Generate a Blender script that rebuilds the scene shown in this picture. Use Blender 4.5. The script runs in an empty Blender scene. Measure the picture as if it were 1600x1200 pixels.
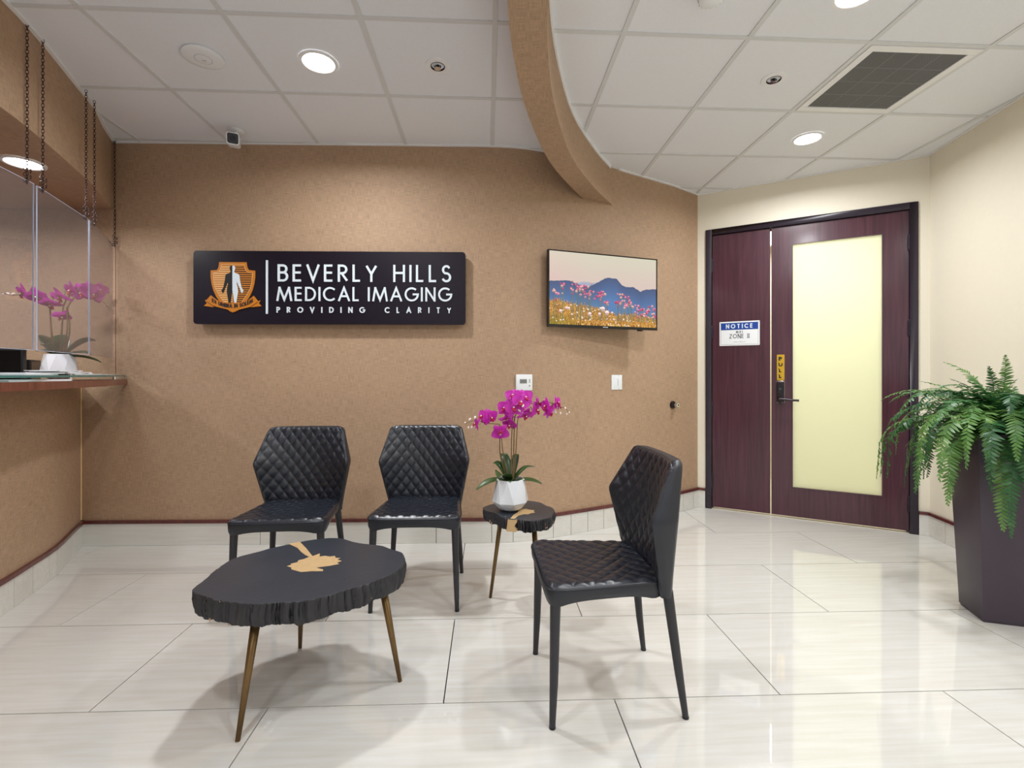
import bpy, bmesh, math, random
import numpy as np
from mathutils import Vector, Matrix

scene = bpy.context.scene
COL = scene.collection
random.seed(7)
PI = math.pi

# ------------------------------------------------------------------ camera
EYE = 1.19                      # tripod height
YAW = 0.0506                    # camera turned slightly right of the tile grid
cam_data = bpy.data.cameras.new('camera')
cam_data.sensor_width = 36.0
cam_data.lens = 750.0 / 1600.0 * 36.0
cam_data.shift_y = -15.0 / 1600.0
cam_data.clip_start = 0.02
cam = bpy.data.objects.new('camera', cam_data)
COL.objects.link(cam)
cam.location = (0, 0, EYE)
cam.rotation_euler = (PI / 2, 0, -YAW)
scene.camera = cam

# ------------------------------------------------------------------ world, exposure
world = bpy.data.worlds.new('world')
scene.world = world
world.use_nodes = True
bg = world.node_tree.nodes['Background']
bg.inputs[0].default_value = (0.97, 0.985, 1.0, 1)
bg.inputs[1].default_value = 0.7
scene.view_settings.view_transform = 'Standard'
scene.view_settings.look = 'None'
scene.view_settings.gamma = 1.0
scene.view_settings.use_curve_mapping = False
scene.view_settings.exposure = 0.18
scene.cycles.use_denoising = True
scene.cycles.max_bounces = 9
scene.cycles.diffuse_bounces = 5
scene.cycles.transparent_max_bounces = 12
scene.cycles.caustics_reflective = False
scene.cycles.caustics_refractive = False
scene.cycles.sample_clamp_indirect = 6.0
LAMP_POWER = 18.2
CEIL = 2.802


def G(cx, s):
    """room position of a point surveyed cx to the right of and s ahead of the tripod"""
    c, sn = math.cos(YAW), math.sin(YAW)
    return (cx * c + s * sn, -cx * sn + s * c)


# ------------------------------------------------------------------ materials
def srgb(r, g, b):
    def f(v):
        v /= 255.0
        return v / 12.92 if v <= 0.04045 else ((v + 0.055) / 1.055) ** 2.4
    return (f(r), f(g), f(b), 1.0)


MATS = {}


def new_mat(name):
    m = bpy.data.materials.new(name)
    m.use_nodes = True
    nt = m.node_tree
    return m, nt, nt.nodes['Principled BSDF']


def N(nt, kind, **kw):
    n = nt.nodes.new(kind)
    for k, v in kw.items():
        setattr(n, k, v)
    return n


def plain(name, col, rough=0.5, metal=0.0, var=0.06, scale=30.0, bump=0.0, coat=0.0, bscale=None, spec=None):
    """principled surface with a little procedural mottling"""
    m, nt, b = new_mat(name)
    tc = N(nt, 'ShaderNodeTexCoord')
    no = N(nt, 'ShaderNodeTexNoise')
    no.inputs['Scale'].default_value = scale
    no.inputs['Detail'].default_value = 3
    nt.links.new(tc.outputs['Object'], no.inputs['Vector'])
    ramp = N(nt, 'ShaderNodeMixRGB')
    ramp.inputs[1].default_value = tuple(max(0, c * (1 - var)) for c in col[:3]) + (1,)
    ramp.inputs[2].default_value = tuple(min(1, c * (1 + var)) for c in col[:3]) + (1,)
    nt.links.new(no.outputs['Fac'], ramp.inputs[0])
    nt.links.new(ramp.outputs[0], b.inputs['Base Color'])
    b.inputs['Roughness'].default_value = rough
    b.inputs['Metallic'].default_value = metal
    if coat:
        b.inputs['Coat Weight'].default_value = coat
        b.inputs['Coat Roughness'].default_value = 0.08
    if spec is not None:
        b.inputs['Specular IOR Level'].default_value = spec
    if bump:
        n2 = N(nt, 'ShaderNodeTexNoise')
        n2.inputs['Scale'].default_value = bscale or scale * 6
        n2.inputs['Detail'].default_value = 4
        nt.links.new(tc.outputs['Object'], n2.inputs['Vector'])
        bp = N(nt, 'ShaderNodeBump')
        bp.inputs['Strength'].default_value = bump
        bp.inputs['Distance'].default_value = 0.002
        nt.links.new(n2.outputs['Fac'], bp.inputs['Height'])
        nt.links.new(bp.outputs['Normal'], b.inputs['Normal'])
    MATS[name] = m
    return m


def emis(name, col, strength):
    m = bpy.data.materials.new(name)
    m.use_nodes = True
    nt = m.node_tree
    nt.nodes.clear()
    e = N(nt, 'ShaderNodeEmission')
    e.inputs[0].default_value = col
    e.inputs[1].default_value = strength
    o = N(nt, 'ShaderNodeOutputMaterial')
    nt.links.new(e.outputs[0], o.inputs[0])
    MATS[name] = m
    return m


def wallpaper(name, col):
    """woven linen wall covering: uneven threads both ways, on arc-length UVs in metres"""
    m, nt, b = new_mat(name)
    uv = N(nt, 'ShaderNodeUVMap')
    outs = []
    for sx, sy in ((800.0, 32.0), (32.0, 800.0)):
        mp = N(nt, 'ShaderNodeMapping')
        mp.inputs['Scale'].default_value = (sx, sy, 1)
        nt.links.new(uv.outputs[0], mp.inputs['Vector'])
        no = N(nt, 'ShaderNodeTexNoise')
        no.noise_dimensions = '2D'
        no.inputs['Scale'].default_value = 0.55
        no.inputs['Detail'].default_value = 2
        nt.links.new(mp.outputs[0], no.inputs['Vector'])
        outs.append(no.outputs['Fac'])
    add = N(nt, 'ShaderNodeMath', operation='ADD')
    nt.links.new(outs[0], add.inputs[0])
    nt.links.new(outs[1], add.inputs[1])
    big = N(nt, 'ShaderNodeTexNoise')
    big.inputs['Scale'].default_value = 2.0
    nt.links.new(uv.outputs[0], big.inputs['Vector'])
    add2 = N(nt, 'ShaderNodeMath', operation='MULTIPLY_ADD')
    nt.links.new(big.outputs['Fac'], add2.inputs[0])
    add2.inputs[1].default_value = 0.25
    nt.links.new(add.outputs[0], add2.inputs[2])
    ramp = N(nt, 'ShaderNodeValToRGB')
    ramp.color_ramp.elements[0].position = 0.72
    ramp.color_ramp.elements[0].color = tuple(c * 0.74 for c in col[:3]) + (1,)
    ramp.color_ramp.elements[1].position = 1.0
    ramp.color_ramp.elements[1].color = (1, 1, 1, 1)
    sc = N(nt, 'ShaderNodeMath', operation='MULTIPLY')
    sc.inputs[1].default_value = 0.75
    nt.links.new(add2.outputs[0], sc.inputs[0])
    ramp.color_ramp.elements[0].position = 0.55
    ramp.color_ramp.elements[1].position = 1.15 if False else 1.0
    ramp.color_ramp.elements[1].color = tuple(min(1, c * 1.24) for c in col[:3]) + (1,)
    nt.links.new(sc.outputs[0], ramp.inputs[0])
    nt.links.new(ramp.outputs[0], b.inputs['Base Color'])
    b.inputs['Roughness'].default_value = 0.62
    b.inputs['Specular IOR Level'].default_value = 0.35
    bp = N(nt, 'ShaderNodeBump')
    bp.inputs['Strength'].default_value = 0.25
    bp.inputs['Distance'].default_value = 0.001
    nt.links.new(add.outputs[0], bp.inputs['Height'])
    nt.links.new(bp.outputs['Normal'], b.inputs['Normal'])
    MATS[name] = m
    return m


def stone_tile(name, col, rough, streak):
    """polished porcelain with fine streaks along the tile; every tile its own cut"""
    m, nt, b = new_mat(name)
    tc = N(nt, 'ShaderNodeTexCoord')
    oi = N(nt, 'ShaderNodeObjectInfo')
    mul = N(nt, 'ShaderNodeMath', operation='MULTIPLY')
    mul.inputs[1].default_value = 57.0
    nt.links.new(oi.outputs['Random'], mul.inputs[0])
    comb = N(nt, 'ShaderNodeCombineXYZ')
    nt.links.new(mul.outputs[0], comb.inputs[0])
    nt.links.new(mul.outputs[0], comb.inputs[1])
    addv = N(nt, 'ShaderNodeVectorMath', operation='ADD')
    nt.links.new(tc.outputs['Object'], addv.inputs[0])
    nt.links.new(comb.outputs[0], addv.inputs[1])
    mp = N(nt, 'ShaderNodeMapping')
    mp.inputs['Scale'].default_value = (1.5, 26.0, 26.0)
    nt.links.new(addv.outputs[0], mp.inputs['Vector'])
    no = N(nt, 'ShaderNodeTexNoise')
    no.inputs['Scale'].default_value = 1.6
    no.inputs['Detail'].default_value = 6
    no.inputs['Roughness'].default_value = 0.6
    no.inputs['Distortion'].default_value = 0.6
    nt.links.new(mp.outputs[0], no.inputs['Vector'])
    ramp = N(nt, 'ShaderNodeValToRGB')
    e = ramp.color_ramp.elements
    e[0].position = 0.28
    e[0].color = tuple(c * (1 - streak) * f for c, f in zip(col[:3], (1.0, 0.97, 0.92))) + (1,)
    e[1].position = 0.66
    e[1].color = tuple(min(1, c * (1 + streak * 0.4)) for c in col[:3]) + (1,)
    nt.links.new(no.outputs['Fac'], ramp.inputs[0])
    nt.links.new(ramp.outputs[0], b.inputs['Base Color'])
    b.inputs['Roughness'].default_value = rough
    b.inputs['Specular IOR Level'].default_value = 0.9
    MATS[name] = m
    return m


def wood(name, c1, c2, rough=0.3, coat=0.3, sx=26.0, sz=1.6):
    m, nt, b = new_mat(name)
    tc = N(nt, 'ShaderNodeTexCoord')
    mp = N(nt, 'ShaderNodeMapping')
    mp.inputs['Scale'].default_value = (sx, sx, sz)
    nt.links.new(tc.outputs['Object'], mp.inputs['Vector'])
    no = N(nt, 'ShaderNodeTexNoise')
    no.inputs['Scale'].default_value = 1.0
    no.inputs['Detail'].default_value = 6
    no.inputs['Distortion'].default_value = 1.2
    nt.links.new(mp.outputs[0], no.inputs['Vector'])
    ramp = N(nt, 'ShaderNodeValToRGB')
    ramp.color_ramp.elements[0].position = 0.3
    ramp.color_ramp.elements[0].color = c1
    ramp.color_ramp.elements[1].position = 0.7
    ramp.color_ramp.elements[1].color = c2
    nt.links.new(no.outputs['Fac'], ramp.inputs[0])
    nt.links.new(ramp.outputs[0], b.inputs['Base Color'])
    b.inputs['Roughness'].default_value = rough
    b.inputs['Coat Weight'].default_value = coat
    b.inputs['Coat Roughness'].default_value = 0.15
    MATS[name] = m
    return m


wallpaper('wallpaper', (0.385, 0.256, 0.164, 1))
stone_tile('floor_tile', (0.69, 0.685, 0.66, 1), 0.025, 0.075)
stone_tile('base_tile', (0.68, 0.67, 0.64, 1), 0.14, 0.05)
plain('grout', srgb(44, 38, 34), 0.8)
plain('ceiling_tile', (0.80, 0.815, 0.86, 1), 0.9, var=0.03, scale=90, bump=0.5, bscale=420)
plain('grid_metal', (0.66, 0.67, 0.68, 1), 0.5, var=0.02)
plain('plenum', (0.35, 0.35, 0.36, 1), 0.9)
plain('cream_paint', (0.80, 0.745, 0.62, 1), 0.6, var=0.02, bump=0.15, bscale=160)
plain('white_paint', (0.82, 0.82, 0.83, 1), 0.5, var=0.02)
wood('door_wood', srgb(58, 26, 38), srgb(80, 41, 54), 0.28, 0.35, 34.0)
wood('maroon_wood', srgb(70, 24, 26), srgb(104, 44, 42), 0.3, 0.35)
wood('counter_wood', srgb(92, 46, 34), srgb(124, 70, 54), 0.35, 0.3)
plain('door_frame', srgb(38, 29, 42), 0.35, var=0.05)
plain('leather', srgb(23, 27, 37), 0.30, var=0.06, scale=60, bump=0.10, bscale=900, spec=0.65)
plain('leather_smooth', srgb(27, 30, 39), 0.40, var=0.06, scale=60, bump=0.2, bscale=900, spec=0.5)
plain('leg_metal', srgb(38, 37, 42), 0.42, var=0.04)
plain('black_plastic', srgb(18, 17, 19), 0.35, var=0.03)
plain('black_gloss', srgb(14, 13, 16), 0.12, var=0.03)
plain('sign_black', srgb(25, 18, 30), 0.34, var=0.05, scale=4, spec=0.25)
plain('letter_white', srgb(214, 224, 232), 0.35, var=0.02)
plain('emblem_gold', srgb(192, 116, 20), 0.4, var=0.05)
plain('emblem_cream', srgb(226, 190, 140), 0.45, var=0.02)
plain('emblem_dark', srgb(40, 20, 22), 0.45, var=0.02)
plain('table_black', srgb(44, 49, 58), 0.36, var=0.22, scale=9, bump=0.25, bscale=60)
plain('table_side', srgb(40, 39, 43), 0.55, var=0.25, scale=40, bump=0.6, bscale=160)
plain('raw_wood', srgb(176, 140, 110), 0.7, var=0.2, scale=80)
plain('inlay_brass', srgb(206, 174, 128), 0.40, metal=0.2, var=0.18, scale=90, bump=0.4, bscale=150)
plain('leg_brass', srgb(122, 96, 60), 0.34, metal=0.7, var=0.15, scale=60)
plain('planter_plum', srgb(62, 51, 64), 0.38, var=0.04, scale=12)
plain('soil', srgb(52, 40, 32), 0.95, var=0.4, scale=90, bump=1.0, bscale=120)
plain('white_ceramic', srgb(226, 229, 234), 0.16, var=0.01, spec=0.6)
plain('white_plastic', srgb(232, 235, 238), 0.4, var=0.01)
plain('grey_plastic', srgb(150, 152, 154), 0.4, var=0.02)
plain('lcd_dark', srgb(100, 104, 99), 0.3, var=0.02)
plain('lcd', srgb(128, 132, 126), 0.25, var=0.02)
plain('vent_bar', srgb(112, 112, 114), 0.6, var=0.1, scale=300)
plain('chrome', (0.75, 0.75, 0.76, 1), 0.12, metal=1.0, var=0.02)
plain('dark_metal', srgb(58, 52, 56), 0.3, metal=0.8, var=0.05)
plain('chain_metal', srgb(62, 44, 44), 0.4, metal=0.6, var=0.1)
plain('notice_blue', srgb(16, 62, 150), 0.35, var=0.02)
plain('notice_ink', srgb(26, 22, 30), 0.5, var=0.02)
plain('pull_gold', srgb(206, 164, 44), 0.35, metal=0.3, var=0.08)
plain('paper', srgb(226, 228, 232), 0.6, var=0.02)
plain('stem_brown', srgb(110, 88, 52), 0.6, var=0.25, scale=120)
plain('stem_green', srgb(84, 96, 52), 0.6, var=0.2, scale=120)
plain('bud', srgb(226, 214, 206), 0.5, var=0.08, scale=200)
plain('orchid_lip', srgb(176, 14, 60), 0.45, var=0.15, scale=300)
plain('fern_stalk', srgb(96, 140, 70), 0.5, var=0.15)


def petal_mat():
    m, nt, b = new_mat('orchid_petal')
    uv = N(nt, 'ShaderNodeUVMap')
    sep = N(nt, 'ShaderNodeSeparateXYZ')
    nt.links.new(uv.outputs[0], sep.inputs[0])
    mp = N(nt, 'ShaderNodeMapping')
    mp.inputs['Scale'].default_value = (9, 2.0, 1)
    nt.links.new(uv.outputs[0], mp.inputs['Vector'])
    no = N(nt, 'ShaderNodeTexNoise')
    no.inputs['Scale'].default_value = 3
    nt.links.new(mp.outputs[0], no.inputs['Vector'])
    mx = N(nt, 'ShaderNodeMath', operation='MULTIPLY_ADD')
    mx.inputs[1].default_value = 0.5
    nt.links.new(no.outputs['Fac'], mx.inputs[0])
    nt.links.new(sep.outputs[1], mx.inputs[2])
    r = N(nt, 'ShaderNodeValToRGB')
    r.color_ramp.elements[0].position = 0.2
    r.color_ramp.elements[0].color = srgb(238, 120, 220)
    r.color_ramp.elements[1].position = 0.55
    r.color_ramp.elements[1].color = srgb(206, 30, 180)
    e = r.color_ramp.elements.new(1.15 if False else 1.0)
    e.color = srgb(218, 64, 200)
    nt.links.new(mx.outputs[0], r.inputs[0])
    nt.links.new(r.outputs[0], b.inputs['Base Color'])
    b.inputs['Roughness'].default_value = 0.5
    tr = N(nt, 'ShaderNodeBsdfTranslucent')
    nt.links.new(r.outputs[0], tr.inputs[0])
    mix = N(nt, 'ShaderNodeMixShader')
    mix.inputs[0].default_value = 0.35
    nt.links.new(b.outputs[0], mix.inputs[1])
    nt.links.new(tr.outputs[0], mix.inputs[2])
    nt.links.new(mix.outputs[0], nt.nodes['Material Output'].inputs[0])
    MATS['orchid_petal'] = m


def leaf_mat(name, c1, c2, c3, rough):
    m, nt, b = new_mat(name)
    tc = N(nt, 'ShaderNodeTexCoord')
    oi = N(nt, 'ShaderNodeObjectInfo')
    no = N(nt, 'ShaderNodeTexNoise')
    no.inputs['Scale'].default_value = 14
    nt.links.new(tc.outputs['Object'], no.inputs['Vector'])
    ad = N(nt, 'ShaderNodeMath', operation='MULTIPLY_ADD')
    ad.inputs[1].default_value = 0.55
    nt.links.new(oi.outputs['Random'], ad.inputs[0])
    ml = N(nt, 'ShaderNodeMath', operation='MULTIPLY')
    ml.inputs[1].default_value = 0.6
    nt.links.new(no.outputs['Fac'], ml.inputs[0])
    nt.links.new(ml.outputs[0], ad.inputs[2])
    r = N(nt, 'ShaderNodeValToRGB')
    r.color_ramp.elements[0].position = 0.15
    r.color_ramp.elements[0].color = c1
    r.color_ramp.elements[1].position = 0.9
    r.color_ramp.elements[1].color = c3
    e = r.color_ramp.elements.new(0.5)
    e.color = c2
    nt.links.new(ad.outputs[0], r.inputs[0])
    nt.links.new(r.outputs[0], b.inputs['Base Color'])
    b.inputs['Roughness'].default_value = rough
    tr = N(nt, 'ShaderNodeBsdfTranslucent')
    nt.links.new(r.outputs[0], tr.inputs[0])
    mix = N(nt, 'ShaderNodeMixShader')
    mix.inputs[0].default_value = 0.22
    nt.links.new(b.outputs[0], mix.inputs[1])
    nt.links.new(tr.outputs[0], mix.inputs[2])
    nt.links.new(mix.outputs[0], nt.nodes['Material Output'].inputs[0])
    MATS[name] = m


def frosted_mat():
    m, nt, b = new_mat('frosted_glass')
    b.inputs['Base Color'].default_value = (0.78, 0.80, 0.62, 1)
    b.inputs['Roughness'].default_value = 0.22
    tr = N(nt, 'ShaderNodeBsdfTranslucent')
    tr.inputs[0].default_value = (0.93, 0.955, 0.85, 1)
    mix = N(nt, 'ShaderNodeMixShader')
    mix.inputs[0].default_value = 0.72
    nt.links.new(b.outputs[0], mix.inputs[1])
    nt.links.new(tr.outputs[0], mix.inputs[2])
    nt.links.new(mix.outputs[0], nt.nodes['Material Output'].inputs[0])
    MATS['frosted_glass'] = m


def clear_mat(name, tint, haze, rough):
    """clear sheet: light passes straight through, the surface mirrors by Fresnel, slight haze"""
    m = bpy.data.materials.new(name)
    m.use_nodes = True
    nt = m.node_tree
    nt.nodes.clear()
    t = N(nt, 'ShaderNodeBsdfTransparent')
    t.inputs[0].default_value = tint
    g = N(nt, 'ShaderNodeBsdfGlossy')
    g.inputs['Roughness'].default_value = rough
    d = N(nt, 'ShaderNodeBsdfDiffuse')
    d.inputs[0].default_value = (0.75, 0.75, 0.78, 1)
    m0 = N(nt, 'ShaderNodeMixShader')
    m0.inputs[0].default_value = haze
    nt.links.new(t.outputs[0], m0.inputs[1])
    nt.links.new(d.outputs[0], m0.inputs[2])
    fr = N(nt, 'ShaderNodeFresnel')
    geo = N(nt, 'ShaderNodeNewGeometry')
    mr = N(nt, 'ShaderNodeMapRange')
    mr.inputs['To Min'].default_value = 1.49
    mr.inputs['To Max'].default_value = 1 / 1.49      # leaving the sheet: same mirror share as entering it
    nt.links.new(geo.outputs['Backfacing'], mr.inputs['Value'])
    nt.links.new(mr.outputs[0], fr.inputs[0])
    m1 = N(nt, 'ShaderNodeMixShader')
    nt.links.new(fr.outputs[0], m1.inputs[0])
    nt.links.new(m0.outputs[0], m1.inputs[1])
    nt.links.new(g.outputs[0], m1.inputs[2])
    o = N(nt, 'ShaderNodeOutputMaterial')
    nt.links.new(m1.outputs[0], o.inputs[0])
    MATS[name] = m


def grille_mat():
    """perforated return-air sheet: a fine hole pattern"""
    m, nt, b = new_mat('grille')
    tc = N(nt, 'ShaderNodeTexCoord')
    mp = N(nt, 'ShaderNodeMapping')
    mp.inputs['Scale'].default_value = (170, 170, 1)
    mp.inputs['Rotation'].default_value = (0, 0, PI / 4)
    nt.links.new(tc.outputs['Object'], mp.inputs['Vector'])
    v = N(nt, 'ShaderNodeTexVoronoi')
    v.inputs['Randomness'].default_value = 0.0
    v.inputs['Scale'].default_value = 1.0
    nt.links.new(mp.outputs[0], v.inputs['Vector'])
    r = N(nt, 'ShaderNodeValToRGB')
    r.color_ramp.interpolation = 'CONSTANT'
    r.color_ramp.elements[0].color = srgb(52, 52, 54)
    r.color_ramp.elements[1].position = 0.40
    r.color_ramp.elements[1].color = srgb(122, 122, 124)
    nt.links.new(v.outputs['Distance'], r.inputs[0])
    nt.links.new(r.outputs[0], b.inputs['Base Color'])
    b.inputs['Roughness'].default_value = 0.6
    MATS['grille'] = m


petal_mat()
frosted_mat()
grille_mat()
leaf_mat('orchid_leaf', srgb(26, 48, 26), srgb(46, 76, 36), srgb(84, 104, 58), 0.32)
leaf_mat('fern_leaf', srgb(24, 58, 34), srgb(52, 102, 54), srgb(112, 152, 76), 0.40)
clear_mat('acrylic', (0.92, 0.91, 0.93, 1), 0.045, 0.0)
clear_mat('green_glass', (0.80, 0.93, 0.90, 1), 0.05, 0.0)
plain('acrylic_edge', srgb(196, 204, 226), 0.2, var=0.02)
plain('glass_edge', srgb(64, 116, 112), 0.15, var=0.03)
emis('lamp_white', (1, 0.985, 0.95, 1), 14.0)
emis('lamp_corridor', (1, 0.97, 0.84, 1), 6.0)


# ------------------------------------------------------------------ mesh helpers
class MB:
    def __init__(self):
        self.v, self.f, self.uv = [], [], {}

    def quadstrip(self, a, b):
        for i in range(len(a) - 1):
            self.f.append((a[i], a[i + 1], b[i + 1], b[i]))

    def add(self, verts, faces):
        o = len(self.v)
        self.v.extend([tuple(p) for p in verts])
        self.f.extend([tuple(i + o for i in fc) for fc in faces])
        return o

    def box(self, x0, x1, y0, y1, z0, z1):
        self.add([(x0, y0, z0), (x1, y0, z0), (x1, y1, z0), (x0, y1, z0),
                  (x0, y0, z1), (x1, y0, z1), (x1, y1, z1), (x0, y1, z1)],
                 [(0, 3, 2, 1), (4, 5, 6, 7), (0, 1, 5, 4), (1, 2, 6, 5), (2, 3, 7, 6), (3, 0, 4, 7)])
        return self

    def prism(self, poly, a0, a1, axis='z'):
        """poly in 2D extruded: axis z -> (x,y,z); axis y -> poly is (x,z), extruded along y"""
        n = len(poly)
        area = sum(poly[i][0] * poly[(i + 1) % n][1] - poly[(i + 1) % n][0] * poly[i][1] for i in range(n))
        if area < 0:
            poly = poly[::-1]
        if axis == 'z':
            vs = [(p[0], p[1], a0) for p in poly] + [(p[0], p[1], a1) for p in poly]
            fl = False
        else:
            vs = [(p[0], a0, p[1]) for p in poly] + [(p[0], a1, p[1]) for p in poly]
            fl = True
        fs = [tuple(range(n - 1, -1, -1)), tuple(range(n, 2 * n))]
        fs += [(i, (i + 1) % n, n + (i + 1) % n, n + i) for i in range(n)]
        if fl:
            fs = [f[::-1] for f in fs]
        self.add(vs, fs)
        return self

    def tube(self, pts, rads, n=10, flutes=0, cap=True):
        pts = [Vector(p) for p in pts]
        rings = []
        ref = None
        for i, p in enumerate(pts):
            d = (pts[min(i + 1, len(pts) - 1)] - pts[max(i - 1, 0)]).normalized()
            if ref is None:
                ref = Vector((1, 0, 0)) if abs(d.x) < 0.9 else Vector((0, 1, 0))
            a = (ref - d * ref.dot(d)).normalized()
            ref = a
            b = d.cross(a)
            ring = []
            for k in range(n):
                th = 2 * PI * k / n
                r = rads[i]
                if flutes:
                    r *= 1 - 0.13 * abs(math.sin(flutes * th / 2))
                q = p + a * (r * math.cos(th)) + b * (r * math.sin(th))
                self.v.append(tuple(q))
                ring.append(len(self.v) - 1)
            rings.append(ring)
        for i in range(len(rings) - 1):
            for k in range(n):
                k2 = (k + 1) % n
                self.f.append((rings[i][k], rings[i][k2], rings[i + 1][k2], rings[i + 1][k]))
        if cap:
            self.f.append(tuple(rings[0][::-1]))
            self.f.append(tuple(rings[-1]))
        return self

    def lathe(self, prof, n=40, cx=0, cy=0, cap0=True, cap1=True):
        rings = []
        for r, z in prof:
            ring = []
            for k in range(n):
                th = 2 * PI * k / n
                self.v.append((cx + r * math.cos(th), cy + r * math.sin(th), z))
                ring.append(len(self.v) - 1)
            rings.append(ring)
        for i in range(len(rings) - 1):
            for k in range(n):
                k2 = (k + 1) % n
                self.f.append((rings[i][k], rings[i][k2], rings[i + 1][k2], rings[i + 1][k]))
        if cap0:
            self.f.append(tuple(rings[0][::-1]))
        if cap1:
            self.f.append(tuple(rings[-1]))
        return self

    def xform(self, M):
        self.v = [tuple(M @ Vector(p)) for p in self.v]
        return self

    def mesh(self, name, mat, smooth=False, angle=None):
        me = bpy.data.meshes.new(name)
        me.from_pydata(self.v, [], self.f)
        if mat:
            me.materials.append(MATS[mat])
        if smooth:
            me.polygons.foreach_set('use_smooth', [True] * len(me.polygons))
            if angle:
                try:
                    me.set_sharp_from_angle(angle=math.radians(angle))
                except Exception:
                    pass
        me.update()
        return me

    def build(self, name, mat, parent=None, smooth=False, angle=None, fix=False):
        me = self.mesh(name, mat, smooth, angle)
        if fix:
            bm = bmesh.new()
            bm.from_mesh(me)
            bmesh.ops.recalc_face_normals(bm, faces=bm.faces)
            bm.to_mesh(me)
            bm.free()
        o = bpy.data.objects.new(name, me)
        COL.objects.link(o)
        if parent:
            o.parent = parent
        return o


def link_mesh(name, me, parent=None):
    o = bpy.data.objects.new(name, me)
    COL.objects.link(o)
    o.parent = parent
    return o


def tag(o, label=None, cat=None, group=None, kind=None):
    if label:
        o['label'] = label
    if cat:
        o['category'] = cat
    if group:
        o['group'] = group
    if kind:
        o['kind'] = kind
    return o


def thing(name, label, cat, loc=(0, 0, 0), rz=0.0, group=None):
    o = bpy.data.objects.new(name, None)
    o.empty_display_size = 0.05
    COL.objects.link(o)
    o.location = loc
    o.rotation_euler = (0, 0, rz)
    return tag(o, label, cat, group)


def bevel(o, w, seg=2):
    me = o.data
    bm = bmesh.new()
    bm.from_mesh(me)
    bmesh.ops.remove_doubles(bm, verts=bm.verts, dist=1e-6)
    edges = [e for e in bm.edges if len(e.link_faces) == 2 and e.calc_face_angle(0) > 0.5]
    bmesh.ops.bevel(bm, geom=edges, offset=w, segments=seg, profile=0.6, affect='EDGES')
    bm.to_mesh(me)
    bm.free()
    me.polygons.foreach_set('use_smooth', [True] * len(me.polygons))
    try:
        me.set_sharp_from_angle(angle=math.radians(40))
    except Exception:
        pass
    return o


def catmull(pts, per=8, closed=False):
    out = []
    n = len(pts)
    rng = range(n) if closed else range(n - 1)
    for i in rng:
        def P(k):
            if closed:
                return pts[k % n]
            return pts[min(max(k, 0), n - 1)]
        p0, p1, p2, p3 = P(i - 1), P(i), P(i + 1), P(i + 2)
        for j in range(per):
            t = j / per
            out.append(tuple(0.5 * (2 * b + (c - a) * t + (2 * a - 5 * b + 4 * c - d) * t * t +
                                    (3 * b - a - 3 * c + d) * t ** 3)
                             for a, b, c, d in zip(p0, p1, p2, p3)))
    if not closed:
        out.append(tuple(pts[-1]))
    return out


def arc_len(pts):
    L = [0.0]
    for a, b in zip(pts, pts[1:]):
        L.append(L[-1] + math.dist(a, b))
    return L


def sub_poly(pts, a, b):
    """piece of a 2D polyline between arc lengths a and b"""
    L = arc_len(pts)

    def at(s):
        for i in range(len(pts) - 1):
            if s <= L[i + 1] or i == len(pts) - 2:
                k = (s - L[i]) / max(1e-9, L[i + 1] - L[i])
                return tuple(p + (q - p) * k for p, q in zip(pts[i], pts[i + 1]))
    return [at(a)] + [p for p, l in zip(pts, L) if a + 1e-6 < l < b - 1e-6] + [at(b)]


def offset_poly(pts, d):
    out = []
    n = len(pts)
    for i in range(n):
        ns = []
        for a, b in ((i - 1, i), (i, i + 1)):
            if a >= 0 and b < n:
                dx, dy = pts[b][0] - pts[a][0], pts[b][1] - pts[a][1]
                l = max(1e-9, math.hypot(dx, dy))
                ns.append((-dy / l, dx / l))
        if len(ns) == 2:
            mx, my = ns[0][0] + ns[1][0], ns[0][1] + ns[1][1]
            l = max(1e-9, math.hypot(mx, my))
            mx, my = mx / l, my / l
            k = d / max(0.35, mx * ns[0][0] + my * ns[0][1])
            out.append((pts[i][0] + mx * k, pts[i][1] + my * k))
        else:
            out.append((pts[i][0] + ns[0][0] * d, pts[i][1] + ns[0][1] * d))
    return out


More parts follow.
